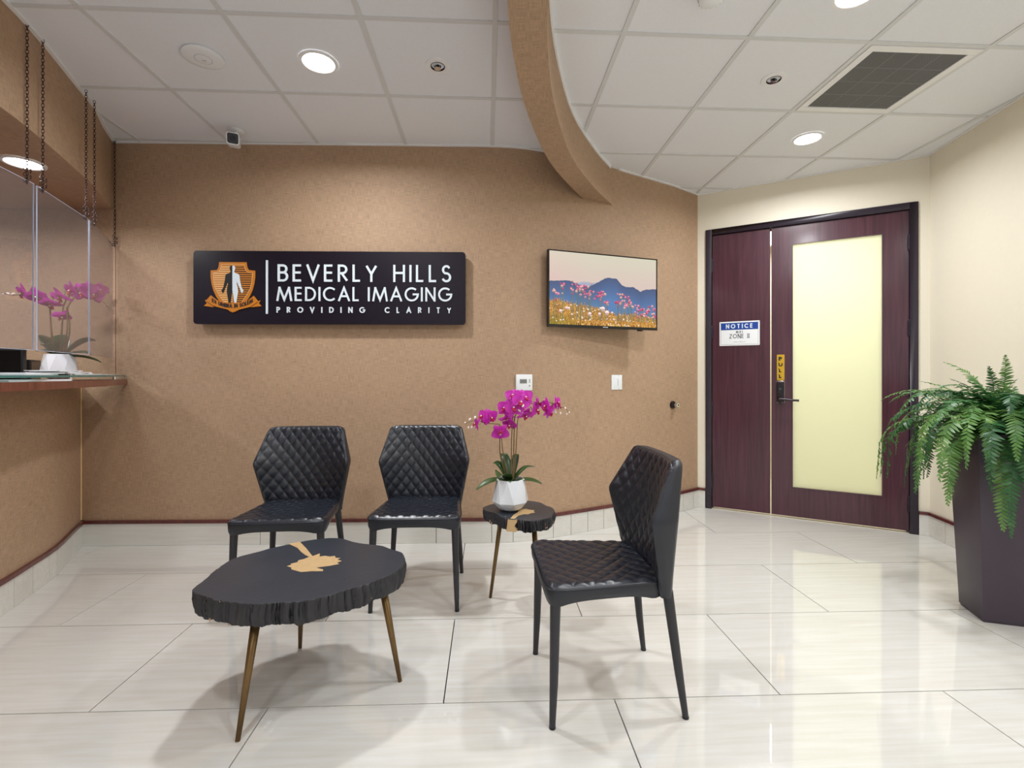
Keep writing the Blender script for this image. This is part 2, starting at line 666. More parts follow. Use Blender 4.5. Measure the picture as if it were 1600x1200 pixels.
def ribbon(pts, d0, d1, z0, z1, name, mat, parent=None, smooth=False):
    """solid that follows a floor-plan polyline between two side offsets; UVs in metres"""
    A, B = offset_poly(pts, d0), offset_poly(pts, d1)
    L = arc_len(pts)
    n = len(pts)
    vs, fs, uvs = [], [], []
    for p, q in zip(A, B):
        vs += [(p[0], p[1], z0), (p[0], p[1], z1), (q[0], q[1], z1), (q[0], q[1], z0)]
    w = abs(d1 - d0)
    cu = [z0, z1, z1 + w, z1 + w + z1 - z0, z0 - w]
    for i in range(n - 1):
        for k in range(4):
            k2 = (k + 1) % 4
            fs.append((i * 4 + k, i * 4 + k2, (i + 1) * 4 + k2, (i + 1) * 4 + k))
            va, vb = (cu[k], cu[k + 1]) if k < 3 else (z0 - w, z0)
            uvs += [(L[i], va), (L[i], vb), (L[i + 1], vb), (L[i + 1], va)]
    for base, rev in ((0, False), ((n - 1) * 4, True)):
        f = [base + 3, base + 2, base + 1, base]
        if rev:
            f = f[::-1]
        fs.append(tuple(f))
        uvs += [(0, z0), (0, z1), (w, z1), (w, z0)]
    if d1 > d0:
        pass
    me = bpy.data.meshes.new(name)
    me.from_pydata(vs, [], fs)
    uvl = me.uv_layers.new(name='UVMap')
    for i, u in enumerate(uvs):
        uvl.data[i].uv = u
    me.materials.append(MATS[mat])
    bm = bmesh.new()
    bm.from_mesh(me)
    bmesh.ops.recalc_face_normals(bm, faces=bm.faces)
    bm.to_mesh(me)
    bm.free()
    if smooth:
        me.polygons.foreach_set('use_smooth', [True] * len(me.polygons))
        try:
            me.set_sharp_from_angle(angle=math.radians(35))
        except Exception:
            pass
    o = bpy.data.objects.new(name, me)
    COL.objects.link(o)
    if parent:
        o.parent = parent
    return o


def clip_poly(subject, window):
    """Sutherland-Hodgman: any polygon against a convex CCW window"""
    out = list(subject)
    m = len(window)
    for i in range(m):
        a, b = window[i], window[(i + 1) % m]

        def side(p):
            return (b[0] - a[0]) * (p[1] - a[1]) - (b[1] - a[1]) * (p[0] - a[0])
        src, out = out, []
        for j in range(len(src)):
            p, q = src[j - 1], src[j]
            sp, sq = side(p), side(q)
            if (sp >= 0) != (sq >= 0):
                t = sp / (sp - sq)
                out.append((p[0] + (q[0] - p[0]) * t, p[1] + (q[1] - p[1]) * t))
            if sq >= 0:
                out.append(q)
        if not out:
            return []
    res = []
    for p in out:
        if not res or math.dist(p, res[-1]) > 1e-5:
            res.append(p)
    if len(res) > 2 and math.dist(res[0], res[-1]) < 1e-5:
        res.pop()
    return res


def area2(poly):
    return 0.5 * sum(poly[i - 1][0] * poly[i][1] - poly[i][0] * poly[i - 1][1] for i in range(len(poly)))


# ------------------------------------------------------------------ floor plan (metres, CCW, inside on the left)
P1 = (1.887, 4.230)
P2 = (3.253, 3.375)
RIGHT = [(2.72, -2.6), (2.76, -0.6), (2.90, 1.2), (3.02, 2.1), (3.10, 2.62), P2]
BACK = [P1] + catmull([(1.6, 4.045), (1.3, 3.885), (1.03, 3.742), (0.8, 3.632), (0.58, 3.532), (0.38, 3.452),
                       (0.19, 3.412), (0.0, 3.403), (-0.2, 3.408)], 4)[0:] + [(-2.82, 3.482)]
BACK_FULL = BACK[:-1] + [(-4.62, 3.533)]
LOW_LEFT = [(-2.82, 3.482)] + catmull([(-2.70, 3.245), (-2.558, 2.966), (-2.467, 2.70), (-2.402, 2.492),
                                       (-2.33, 2.20), (-2.26, 1.8), (-2.22, 1.2), (-2.20, 0.3)], 3) + [(-2.20, -2.6)]
SOFFIT = [(-2.603, 3.476)] + catmull([(-2.50, 3.25), (-2.385, 3.03), (-2.30, 2.80), (-2.225, 2.60), (-2.158, 2.41),
                                      (-2.09, 2.18), (-2.02, 1.8), (-1.96, 1.2), (-1.93, 0.3)], 3) + [(-1.93, -2.6)]
SHELF_FRONT = [(x + 0.095, y) for x, y in SOFFIT[:-1]]
BEAM = catmull([(0.62, -2.6), (0.40, -1.2), (0.25, -0.3), (0.16, 0.5), (0.128, 1.2), (0.142, 1.69), (0.19, 2.05),
                (0.274, 2.42), (0.448, 2.94), (0.70, 3.42), (0.888, 3.71)], 4)


def back_wall_at(x):
    for a, b in zip(BACK_FULL, BACK_FULL[1:]):
        if b[0] <= x <= a[0]:
            k = (x - a[0]) / (b[0] - a[0])
            y = a[1] + (b[1] - a[1]) * k
            return (x, y), math.atan2(a[1] - b[1], a[0] - b[0])


FLOOR_POLY = RIGHT + BACK + LOW_LEFT[1:]
# floor base
mb = MB()
mb.box(-4.7, 3.5, -2.75, 6.0, -0.12, -0.012)
floor = tag(mb.build('floor', 'grout'), 'polished beige streaked floor tiles laid in running bond', kind='structure')
row0, rowh, jw, slope = 1.745, 0.600, 1.245, -0.014
for r in range(-8, 5):
    off = 0.463 if r % 2 else -0.160
    y0, y1 = row0 + rowh * r, row0 + rowh * (r + 1)
    for k in range(-4, 4):
        x0, x1 = off + jw * k, off + jw * (k + 1)
        g = 0.0022
        win = [(x0 + g, y0 + g + slope * x0), (x1 - g, y0 + g + slope * x1),
               (x1 - g, y1 - g + slope * x1), (x0 + g, y1 - g + slope * x0)]
        pc = clip_poly(FLOOR_POLY, win)
        if len(pc) < 3 or abs(area2(pc)) < 0.0008:
            continue
        MB().prism(pc, -0.012, 0.0).build('floor_tile', 'floor_tile', floor)

# walls
tag(ribbon(RIGHT, 0, -0.12, 0, 2.86, 'wall_right', 'cream_paint'), 'plain cream painted wall behind the tall planter', kind='structure')
tag(ribbon(BACK_FULL, 0, -0.12, 0, 2.86, 'wall_back', 'wallpaper', smooth=True),
    'tan woven wallpaper wall that curves away to the right', kind='structure')
tag(ribbon(LOW_LEFT, 0, -0.10, 0, 1.118, 'wall_left', 'wallpaper', smooth=True),
    'curved reception counter front in tan woven wallpaper', kind='structure')
tag(ribbon(SOFFIT, 0.0005, -0.04, 2.3375, 2.86, 'wall_soffit', 'wallpaper', smooth=True),
    'curved tan soffit face above the reception counter', kind='structure')
mb = MB()
mb.prism([(-4.62, -2.6)] + SOFFIT[::-1] + [(-4.62, 3.53)], 2.3365, 2.36)
ob = mb.build('ceiling_soffit', 'wallpaper')
uvl = ob.data.uv_layers.new(name='UVMap')
for lp in ob.data.loops:
    co = ob.data.vertices[lp.vertex_index].co
    uvl.data[lp.index].uv = (co.x, co.y)
tag(ob, 'low tan ceiling over the reception counter', kind='structure')
tag(MB().box(-4.74, -4.62, -2.75, 3.65, 0, 2.86).build('wall_reception', 'wallpaper'), 'far side wall of the reception', kind='structure')
mb = MB()
mb.box(-4.62, -1.9, -2.72, -2.6, 0, 2.86)
mb.box(-1.9, 2.6, -2.72, -2.6, 2.35, 2.86)  # gap below is an added opening, world light enters as soft frontal fill
mb.box(2.6, 2.84, -2.72, -2.6, 0, 2.86)
tag(mb.build('wall_rear', 'cream_paint'), 'cream wall behind the viewer with a wide opening added to let fill light in', kind='structure')

# ceiling
BEAM_BOTTOM = CEIL - 0.287
ceiling = tag(MB().box(-4.74, 3.5, -2.75, 4.6, 2.86, 2.94).build('ceiling', 'plenum'),
              'suspended ceiling of white lay-in tiles in a grey metal grid', kind='structure')
CEIL_LEFT = [(SOFFIT[-1][0], -2.6)] + BEAM + [p for p in BACK if p[0] < 0.86 and p[0] > -2.55] + SOFFIT
CEIL_RIGHT = BEAM[::-1] + RIGHT + [p for p in BACK if p[0] > 0.9]
GX = 0.034
for poly, gy in ((CEIL_LEFT, 2.205), (CEIL_RIGHT, 2.243)):
    right = poly is CEIL_RIGHT
    for i in range(-5, 6):
        x0 = GX + 0.6096 * i
        for j in range(-8, 5):
            y0 = gy + 0.6096 * j
            if right and i == 3 and j == 0:
                continue                       # the return-air grille sits here
            win = [(x0 + 0.002, y0 + 0.002), (x0 + 0.6076, y0 + 0.002), (x0 + 0.6076, y0 + 0.6076), (x0 + 0.002, y0 + 0.6076)]
            pc = clip_poly(poly, win)
            if len(pc) > 2 and abs(area2(pc)) > 0.0008:
                MB().prism(pc, CEIL + 0.005, CEIL + 0.020).build('ceiling_tile', 'ceiling_tile', ceiling)
    for i in range(-5, 6):
        x0 = GX + 0.6096 * i
        pc = clip_poly(poly, [(x0 - 0.012, -2.6), (x0 + 0.012, -2.6), (x0 + 0.012, 4.4), (x0 - 0.012, 4.4)])
        if len(pc) > 2:
            MB().prism(pc, CEIL, CEIL + 0.005).build('grid_bar', 'grid_metal', ceiling)
    for j in range(-8, 5):
        y0 = gy + 0.6096 * j
        pc = clip_poly(poly, [(-3, y0 - 0.012), (3.5, y0 - 0.012), (3.5, y0 + 0.012), (-3, y0 + 0.012)])
        if len(pc) > 2:
            MB().prism(pc, CEIL + 0.0006, CEIL + 0.005).build('grid_bar', 'grid_metal', ceiling)
# edge angle
tag(ribbon(SOFFIT, 0.001, 0.020, CEIL - 0.004, CEIL + 0.006, 'trim_1', 'white_paint'), 'white metal edge strip above the soffit', kind='structure')
bl = [p for p in BACK if p[0] < 0.76]
tag(ribbon([p for p in bl if p[0] > -2.6] + [(-2.60, 3.476)], 0.001, 0.018, CEIL - 0.004, CEIL + 0.006, 'trim_2', 'white_paint'),
    'white metal edge strip above the wallpapered wall', kind='structure')
tag(ribbon([p for p in BACK if p[0] > 1.0], 0.001, 0.018, CEIL - 0.004, CEIL + 0.006, 'trim_3', 'white_paint'),
    'white metal edge strip above the curved end of the wall', kind='structure')
tag(ribbon(RIGHT[1:] + [P1], 0.001, 0.016, CEIL - 0.003, CEIL + 0.006, 'trim_4', 'white_paint'),
    'white metal edge strip above the cream walls', kind='structure')
# hanging curved beam
tag(ribbon(BEAM + [(0.915, 3.755)], 0.072, -0.072, BEAM_BOTTOM, 2.86, 'trim_5', 'wallpaper', smooth=True),
    'curved tan wallpapered beam hanging below the ceiling', kind='structure')
tag(ribbon(BEAM, -0.0725, -0.080, CEIL - 0.02, CEIL + 0.006, 'trim_6', 'white_paint'),
    'white metal edge strip along the curved beam', kind='structure')


# baseboards
def baseboard(name, pts, cuts, label, cap_mat='maroon_wood'):
    L = arc_len(pts)[-1]
    base = tag(ribbon(pts, 0.0005, 0.006, 0.0, 0.156, name, 'grout'), label, kind='structure')
    cuts = [c for c in cuts if 0.03 < c < L - 0.03]
    ed = [0.0] + cuts + [L]
    for a, b in zip(ed, ed[1:]):
        ribbon(sub_poly(pts, a + 0.0018, b - 0.0018), 0.006, 0.012, 0.001, 0.155, 'baseboard_tile', 'base_tile', base)
    cap = ribbon(pts, 0.0005, 0.020, 0.155, 0.176, 'cap_rail', cap_mat, base)
    tag(cap, 'maroon wooden cap rail')
    return base


Lb = arc_len(BACK)[-1]
xs = {p: l for p, l in zip(BACK, arc_len(BACK))}
# long pieces on the flat part, short ones round the curve
flat_end = [l for p, l in zip(BACK, arc_len(BACK)) if p[0] < -0.20][0] if False else None
L_flat0 = Lb - math.dist((-0.2, 3.408), (-2.82, 3.482))
short = [0.08 + 0.152 * i for i in range(int((L_flat0 - 0.05) / 0.152))]
baseboard('baseboard_back', BACK, short + [Lb - 2.46, Lb - 1.235],
          'pale stone baseboard under the wallpapered wall')
Ll = arc_len(LOW_LEFT)[-1]
baseboard('baseboard_left', LOW_LEFT, [0.17 + 0.165 * i for i in range(int((Ll - 0.2) / 0.165))][:14],
          'pale stone baseboard along the curved counter front')
DDIR = Vector((P2[0] - P1[0], P2[1] - P1[1])).normalized()
DW = math.dist(P1, P2)


def on_door(u):
    return (P1[0] + DDIR.x * u, P1[1] + DDIR.y * u)


baseboard('baseboard_door_side', [on_door(0.066), P1], [], 'short stone baseboard left of the double door')
baseboard('baseboard_right', RIGHT[1:] + [on_door(1.546)],
          [arc_len(RIGHT[1:])[-1] - 0.17 - 0.28 * i for i in range(4)][::-1] + [arc_len(RIGHT[1:])[-1] - 0.004],
          'stone baseboard on the cream wall behind the planter')

# corner bead and wallpaper seam on the left
tag(MB().box(-2.822, -2.812, 3.468, 3.478, 0.18, 1.118).build('trim_7', 'emblem_cream'), 'thin pale corner bead below the counter', kind='structure')
(sx, sy), sth = back_wall_at(-2.585)
tag(MB().box(sx - 0.0015, sx + 0.0015, sy - 0.0015, sy + 0.001, 1.19, 2.337).build('trim_8', 'counter_wood'),
    'thin dark vertical wallpaper seam beside the counter', kind='structure')

# ------------------------------------------------------------------ door wall (local frame: x along wall, -y into the room)
DTH = math.atan2(DDIR.y, DDIR.x)
MD = Matrix.Translation((P1[0], P1[1], 0)) @ Matrix.Rotation(DTH, 4, 'Z')


def place(o, M=MD):
    o.matrix_world = M
    return o


mb = MB()
mb.box(0, 0.068, 0, 0.12, 0, 2.86)
mb.box(1.544, DW + 0.05, 0, 0.12, 0, 2.86)
mb.box(0.068, 1.544, 0, 0.12, 2.474, 2.86)
tag(place(mb.build('wall_door', 'cream_paint')), 'cream wall around the double door', kind='structure')
# frame
mb = MB()
mb.box(0.068, 0.118, -0.014, 0.12, 0, 2.474)
mb.box(1.494, 1.544, -0.014, 0.12, 0, 2.474)
mb.box(0.118, 1.494, -0.014, 0.12, 2.424, 2.474)
mb.box(0.118, 0.130, 0.055, 0.085, 0, 2.424)
mb.box(1.482, 1.494, 0.055, 0.085, 0, 2.424)
mb.box(0.130, 1.482, 0.055, 0.085, 2.412, 2.424)
tag(place(bevel(mb.build('trim_9', 'door_frame'), 0.002, 1)), 'dark plum metal door frame', kind='structure')
# narrow leaf
d1 = tag(place(bevel(MB().box(0.1205, 0.5755, 0.008, 0.052, 0.016, 2.421).build('door_1', 'door_wood'), 0.0015, 1)),
         'narrow dark burgundy wooden door leaf with the notice plate', kind='structure')
# wide leaf with glazed opening
GL0, GL1, GZ0, GZ1 = 0.732, 1.338, 0.250, 2.272
mb = MB()
mb.box(0.5840, GL0, 0.008, 0.052, 0.016, 2.421)
mb.box(GL1, 1.4915, 0.008, 0.052, 0.016, 2.421)
mb.box(GL0, GL1, 0.008, 0.052, 0.016, GZ0)
mb.box(GL0, GL1, 0.008, 0.052, GZ1, 2.421)
d2 = tag(place(mb.build('door_2', 'door_wood')), 'wide dark burgundy door leaf with a tall frosted glass panel', kind='structure')


def child(o, parent):
    o.parent = parent
    return o


child(MB().box(GL0 - 0.002, GL1 + 0.002, 0.024, 0.032, GZ0 - 0.002, GZ1 + 0.002).build('glass_pane', 'frosted_glass'), d2)
tag(d2.children[0], 'backlit pale yellow frosted glass panel')
mb = MB()
bw, bd = 0.008, 0.004
mb.box(GL0, GL0 + bw, bd, 0.024, GZ0, GZ1)
mb.box(GL1 - bw, GL1, bd, 0.024, GZ0, GZ1)
mb.box(GL0 + bw, GL1 - bw, bd, 0.024, GZ0, GZ0 + bw)
mb.box(GL0 + bw, GL1 - bw, bd, 0.024, GZ1 - bw, GZ1)
child(mb.build('glazing_bead', 'door_wood'), d2)
for par, u, zs in ((d1, 0.1205, (2.156, 1.56, 0.878, 0.246)), (d2, 1.4915, (2.184, 1.537, 0.22))):
    for z in zs:
        h = MB()
        h.tube([(u, 0.0, z - 0.055), (u, 0.0, z + 0.055)], [0.0065, 0.0065], 10)
        h.box(u - 0.010, u + 0.010, 0.002, 0.010, z - 0.052, z + 0.052)
        h.tube([(u, 0.0, z - 0.063), (u, 0.0, z - 0.055)], [0.005, 0.008], 10)
        h.tube([(u, 0.0, z + 0.055), (u, 0.0, z + 0.063)], [0.008, 0.005], 10)
        child(h.build('hinge', 'door_frame', smooth=True, angle=40), par)
# lever lock with keypad body
hb = bevel(child(MB().box(0.620, 0.680, -0.022, 0.008, 0.955, 1.135).build('lock_body', 'dark_metal'), d2), 0.012, 3)
tag(hb, 'dark metal lock body with keypad window')
tag(bevel(child(MB().box(0.617, 0.683, -0.016, 0.008, 0.952, 1.138).build('lock_rim', 'chrome'), hb), 0.012, 3), 'bright metal rim')
child(MB().box(0.640, 0.662, -0.0235, -0.0215, 1.062, 1.078).build('lock_window', 'letter_white'), hb)
child(MB().box(0.632, 0.670, -0.0235, -0.0215, 1.036, 1.098).build('keypad', 'black_gloss'), hb)
hb.children[1].location.y = -0.0012
lv = MB()
lv.tube([(0.648, -0.020, 0.985), (0.648, -0.058, 0.985)], [0.020, 0.015], 16)
lv.tube([(0.643, -0.058, 0.986), (0.68, -0.060, 0.985), (0.73, -0.060, 0.980), (0.782, -0.058, 0.978)], [0.0115, 0.0105, 0.0095, 0.009], 12)
tag(child(lv.build('lever_handle', 'dark_metal', smooth=True, angle=50), d2), 'brushed metal lever handle')
child(MB().tube([(0.648, -0.016, 0.945), (0.648, -0.016, 0.957)], [0.006, 0.008], 10).build('lock_cap', 'dark_metal'), hb)
# room behind the door
for nm, bxs, lb in (('wall_corridor_far', [(-0.6, 2.2, 1.6, 1.7, 0, 2.7)], 'far wall of the corridor behind the door'),
                   ('wall_corridor_left', [(-0.7, -0.6, 0.0, 1.7, 0, 2.7), (-0.6, 0.0, 0.12, 0.17, 0, 2.62)], 'left wall of the corridor behind the door'),
                   ('wall_corridor_right', [(2.2, 2.3, 0.12, 1.7, 0, 2.7), (DW + 0.04, 2.2, 0.12, 0.17, 0, 2.62)], 'right wall of the corridor behind the door'),
                   ('ceiling_corridor', [(-0.6, 2.2, 0.12, 1.6, 2.63, 2.70)], 'ceiling of the corridor behind the door'),
                   ('floor_corridor', [(0.118, 1.494, 0.0, 0.12, -0.012, 0.0), (-0.6, 2.2, 0.12, 1.6, -0.012, 0.0)], 'floor of the corridor behind the door')):
    mb = MB()
    for q in bxs:
        mb.box(*q)
    tag(place(mb.build(nm, 'cream_paint')), lb, kind='structure')
ld = bpy.data.lights.new('corridor_lamp', 'AREA')
ld.shape = 'RECTANGLE'
ld.size, ld.size_y = 1.1, 0.5
ld.energy = 17
ld.color = (1.0, 0.985, 0.90)
lo = bpy.data.objects.new('corridor_lamp', ld)
COL.objects.link(lo)
lo.matrix_world = MD @ Matrix.Translation((0.9, 1.0, 2.56))
ct = thing('corridor_light', 'flat ceiling light in the corridor behind the frosted door', 'light')
ct.matrix_world = MD @ Matrix.Translation((0.9, 1.0, 2.565))
MB().box(-0.6, 0.6, -0.3, 0.3, 0.02, 0.05).build('light_housing', 'white_paint', ct)
MB().box(-0.57, 0.57, -0.27, 0.27, 0.012, 0.02).build('diffuser', 'lamp_corridor', ct)

# ------------------------------------------------------------------ stroke lettering
def arc(cx, cy, rx, ry, a0, a1, n=10):
    return [(cx + rx * math.cos(math.radians(a0 + (a1 - a0) * i / n)), cy + ry * math.sin(math.radians(a0 + (a1 - a0) * i / n)))
            for i in range(n + 1)]


GLYPH = {
    'A': (0.80, [[(0, 0), (0.40, 1), (0.80, 0)], [(0.15, 0.33), (0.65, 0.33)]]),
    'B': (0.55, [[(0.30, 0.53), (0, 0.53)], [(0, 0), (0, 1), (0.28, 1)] + arc(0.28, 0.765, 0.22, 0.235, 90, -90)[1:],
                 [(0.28, 0.53)] + arc(0.30, 0.265, 0.25, 0.265, 90, -90) + [(0, 0)]]),
    'C': (0.86, [arc(0.50, 0.5, 0.50, 0.5, 45, 315, 20)]),
    'D': (0.72, [[(0, 0), (0, 1), (0.24, 1)] + arc(0.24, 0.5, 0.48, 0.5, 90, -90, 14)[1:] + [(0, 0)]]),
    'E': (0.48, [[(0.48, 1), (0, 1), (0, 0), (0.48, 0)], [(0, 0.53), (0.46, 0.53)]]),
    'G': (0.96, [arc(0.50, 0.5, 0.50, 0.5, 48, 360, 22) + [(0.58, 0.5)]]),
    'H': (0.64, [[(0, 0), (0, 1)], [(0.64, 0), (0.64, 1)], [(0, 0.53), (0.64, 0.53)]]),
    'I': (0.0, [[(0, 0), (0, 1)]]),
    'L': (0.42, [[(0, 1), (0, 0), (0.42, 0)]]),
    'M': (1.10, [[(0, 0), (0.17, 1)], [(0.17, 1), (0.55, 0.04), (0.93, 1)], [(0.93, 1), (1.10, 0)]]),
    'N': (0.68, [[(0, 0), (0, 1)], [(0.015, 1), (0.665, 0)], [(0.68, 0), (0.68, 1)]]),
    'O': (1.0, [arc(0.5, 0.5, 0.5, 0.5, 90, 450, 28)]),
    'P': (0.50, [[(0, 0), (0, 1), (0.24, 1)] + arc(0.24, 0.74, 0.26, 0.26, 90, -90)[1:] + [(0, 0.48)]]),
    'R': (0.54, [[(0, 0), (0, 1), (0.24, 1)] + arc(0.24, 0.75, 0.25, 0.25, 90, -90)[1:] + [(0, 0.5)], [(0.18, 0.5), (0.54, 0)]]),
    'S': (0.50, [arc(0.25, 0.755, 0.22, 0.245, 25, 250, 12) + arc(0.25, 0.255, 0.25, 0.265, 75, -160, 14)]),
    'T': (0.66, [[(0.33, 0), (0.33, 1)], [(0, 1), (0.66, 1)]]),
    'U': (0.62, [[(0, 1), (0, 0.31)] + arc(0.31, 0.31, 0.31, 0.31, 180, 360, 12)[1:] + [(0.62, 1)]]),
    'V': (0.72, [[(0, 1), (0.36, 0), (0.72, 1)]]),
    'X': (0.62, [[(0, 0), (0.62, 1)], [(0, 1), (0.62, 0)]]),
    'Y': (0.64, [[(0, 1), (0.32, 0.45), (0.64, 1)], [(0.32, 0.45), (0.32, 0)]]),
    'Z': (0.60, [[(0, 1), (0.62, 1)], [(0.60, 1), (0, 0)], [(-0.02, 0), (0.62, 0)]]),
}


def stroke_ribbon(mb, pts, w, y0, y1):
    """flat bar of width w along a polyline in x,z, from depth y0 to y1"""
    A, B = offset_poly(pts, w / 2), offset_poly(pts, -w / 2)
    n = len(pts)
    vs = []
    for p, q in zip(A, B):
        vs += [(p[0], y0, p[1]), (q[0], y0, q[1]), (q[0], y1, q[1]), (p[0], y1, p[1])]
    fs = []
    for i in range(n - 1):
        for k in range(4):
            k2 = (k + 1) % 4
            fs.append((i * 4 + k, i * 4 + k2, (i + 1) * 4 + k2, (i + 1) * 4 + k))
    fs.append((3, 2, 1, 0))
    b = (n - 1) * 4
    fs.append((b, b + 1, b + 2, b + 3))
    mb.add(vs, fs)


def letters(text, x0, x1, zb, h, w, y0, y1, mat, parent, space=0.45, sep=None, zfun=None, one=None, serif=0.0, wx=1.0):
    """lay text from x0 to x1 on baseline zb, cap height h, stroke w; each letter its own mesh (or all in one)"""
    inner = h - w
    adv = [GLYPH[c][0] * inner * wx + w if c != ' ' else space * h for c in text]
    n = len(text)
    gap = (x1 - x0 - sum(adv)) / (n - 1)
    x = x0
    obs = []
    acc = MB()
    for c, a in zip(text, adv):
        if c != ' ':
            mb = acc if one else MB()
            for ks, st in enumerate(GLYPH[c][1]):
                pts = [(x + w / 2 + p[0] * inner * wx, zb + w / 2 + p[1] * inner) for p in st]
                # ends run to full cap height
                pts2 = list(pts)
                for e, nb in ((0, 1), (-1, -2)):
                    d = Vector((pts[e][0] - pts[nb][0], pts[e][1] - pts[nb][1]))
                    if d.length > 1e-9:
                        d.normalize()
                        if abs(d.y) > 0.9:
                            pts2[e] = (pts[e][0] + d.x * w / 2, pts[e][1] + d.y * w / 2)
                if zfun:
                    pts2 = [zfun(*p) for p in pts2]
                stroke_ribbon(mb, pts2, w, y0 - 0.00015 * ks, y1)      # strokes stepped so faces never coincide
                if serif:
                    for e in (0, -1):
                        px, pz = pts2[e]
                        nb = pts2[1] if e == 0 else pts2[-2]
                        steep = abs(pz - nb[1]) > 0.9 * math.dist(nb, (px, pz))
                        at_end = steep and min(abs(pz - zb), abs(pz - zb - h)) < w * 0.8
                        if at_end:
                            zz = zb if abs(pz - zb) < h / 2 else zb + h - serif * 0.35
                            mb.box(px - serif, px + serif, min(y0, y1), max(y0, y1), zz, zz + serif * 0.35)
            if not one:
                obs.append(mb.build('letter', mat, parent, fix=True))
        x += a + gap
    if one:
        return acc.build(one, mat, parent, fix=True)
    return obs


# ------------------------------------------------------------------ main wall sign
(sx, sy), sth = back_wall_at(-1.083)
sign = thing('wall_sign', 'long black sign with gold shield emblem and white lettering on the tan wall', 'sign', (sx, sy, 1.536), sth)
SW, SH = 1.862, 0.503
KX, KZ = SW / 1398.0, SH / 387.0


def sg(zx, zy):
    return ((zx - 791) * KX, (461 - zy) * KZ)


def rrect(x0, x1, z0, z1, r, n=6):
    return (arc(x1 - r, z1 - r, r, r, 0, 90, n) + arc(x0 + r, z1 - r, r, r, 90, 180, n) +
            arc(x0 + r, z0 + r, r, r, 180, 270, n) + arc(x1 - r, z0 + r, r, r, 270, 360, n))


F0 = -0.062                       # front face
MB().prism(rrect(-SW / 2, SW / 2, 0, SH, 0.022), -0.062, -0.035, 'y').build('sign_board', 'sign_black', sign)
for x in (-0.8, 0.8):
    for z in (0.08, 0.42):
        MB().tube([(x, -0.036, z), (x, 0.0, z)], [0.012, 0.012], 12).build('standoff', 'chrome', sign, smooth=True, angle=40)


def line(text, zx0, zx1, zy0, zy1, w, sp):
    (x0, z1), (x1, z0) = sg(zx0, zy0), sg(zx1, zy1)
    letters(text, x0, x1, z0, z1 - z0, w, F0 - 0.007, F0, 'letter_white', sign, space=sp)


line('BEVERLY HILLS', 523, 1416, 145, 236, 0.0148, 0.42)
line('MEDICAL IMAGING', 517, 1419, 264, 339, 0.0128, 0.22)
line('PROVIDING CLARITY', 517, 1416, 370, 401, 0.0078, 1.05)
(bx0, bz1), (bx1, bz0) = sg(463, 124), sg(473, 407)
MB().box(bx0, bx1, F0 - 0.007, F0, bz0, bz1).build('divider_bar', 'letter_white', sign)
# emblem: measured on a 1200 unit square over x 320..420, y 395..495 of the frame
em = MB()


def eg(ex, ey):
    zx = (320 + ex / 12.0 - 280) / 0.3
    zy = (395 + ey / 12.0 - 370) / 0.3
    return sg(zx, zy)


def layer(name, pts, depth, mat, parent, base=F0):
    return MB().prism([eg(*p) for p in pts], base - depth, base, 'y').build(name, mat, parent)


def half(pts):
    return pts + [(1160 - x, y) for x, y in pts[::-1]]


sh_l = [(580, 185), (330, 185), (322, 250), (310, 300), (285, 335), (172, 345), (172, 470), (190, 600), (225, 730), (280, 850), (350, 950), (430, 1020), (580, 1060)]
shield = layer('shield', half(sh_l), 0.004, 'emblem_gold', sign)
tag(shield, 'gold shield with light and dark stripes')
in_l = [(580, 232), (372, 232), (360, 300), (335, 350), (290, 380), (220, 392), (232, 560), (262, 690), (320, 800), (415, 945), (580, 945)]
inner = half(in_l)
ob = MB()
stroke_ribbon(ob, [eg(*p) for p in in_l[1:-1]], 0.0022, F0 - 0.0055, F0 - 0.004)
stroke_ribbon(ob, [eg(1160 - x, y) for x, y in in_l[1:-1]], 0.0022, F0 - 0.0055, F0 - 0.004)
stroke_ribbon(ob, [eg(372, 232), eg(788, 232)], 0.0022, F0 - 0.0055, F0 - 0.004)
ob.build('shield_line', 'emblem_cream', shield, fix=True)


def x_in(y):
    for a, b in zip(in_l[1:], in_l[2:]):
        if min(a[1], b[1]) <= y <= max(a[1], b[1]) and a[1] != b[1]:
            return a[0] + (b[0] - a[0]) * (y - a[1]) / (b[1] - a[1])
    return 400


for y in range(278, 945, 41):
    xl = x_in(y) + 8
    layer('stripe', [(xl, y - 8), (578, y - 8), (578, y + 8), (xl, y + 8)], 0.005, 'emblem_cream', shield)
    layer('stripe', [(582, y - 8), (1160 - xl, y - 8), (1160 - xl, y + 8), (582, y + 8)], 0.005, 'emblem_dark', shield)
man = [(575, 250), (545, 252), (525, 285), (528, 320), (540, 345), (542, 378), (520, 395), (470, 408), (448, 440), (440, 520),
       (425, 590), (408, 670), (385, 705), (372, 735), (392, 745), (384, 768), (412, 770), (425, 735), (440, 680), (470, 620),
       (486, 552), (496, 600), (482, 660), (472, 740), (485, 830), (498, 900), (502, 956), (540, 956), (550, 890), (560, 800), (575, 730)]
tag(layer('dark_figure_half', man, 0.007, 'black_plastic', shield), 'black left half of a standing figure')
tag(layer('light_figure_half', [(1150 - x, y) for x, y in man], 0.007, 'letter_white', shield), 'white right half of a standing figure')
rb = [(180, 818), (290, 905), (420, 960), (580, 975), (740, 960), (870, 905), (965, 825), (1055, 940), (920, 1030), (800, 1060), (690, 1090),
      (620, 1130), (580, 1140), (530, 1120), (490, 1085), (360, 1055), (250, 1025), (80, 935)]
ribb = layer('banner', rb, 0.008, 'emblem_gold', sign)
tag(ribb, 'gold banner with a motto')
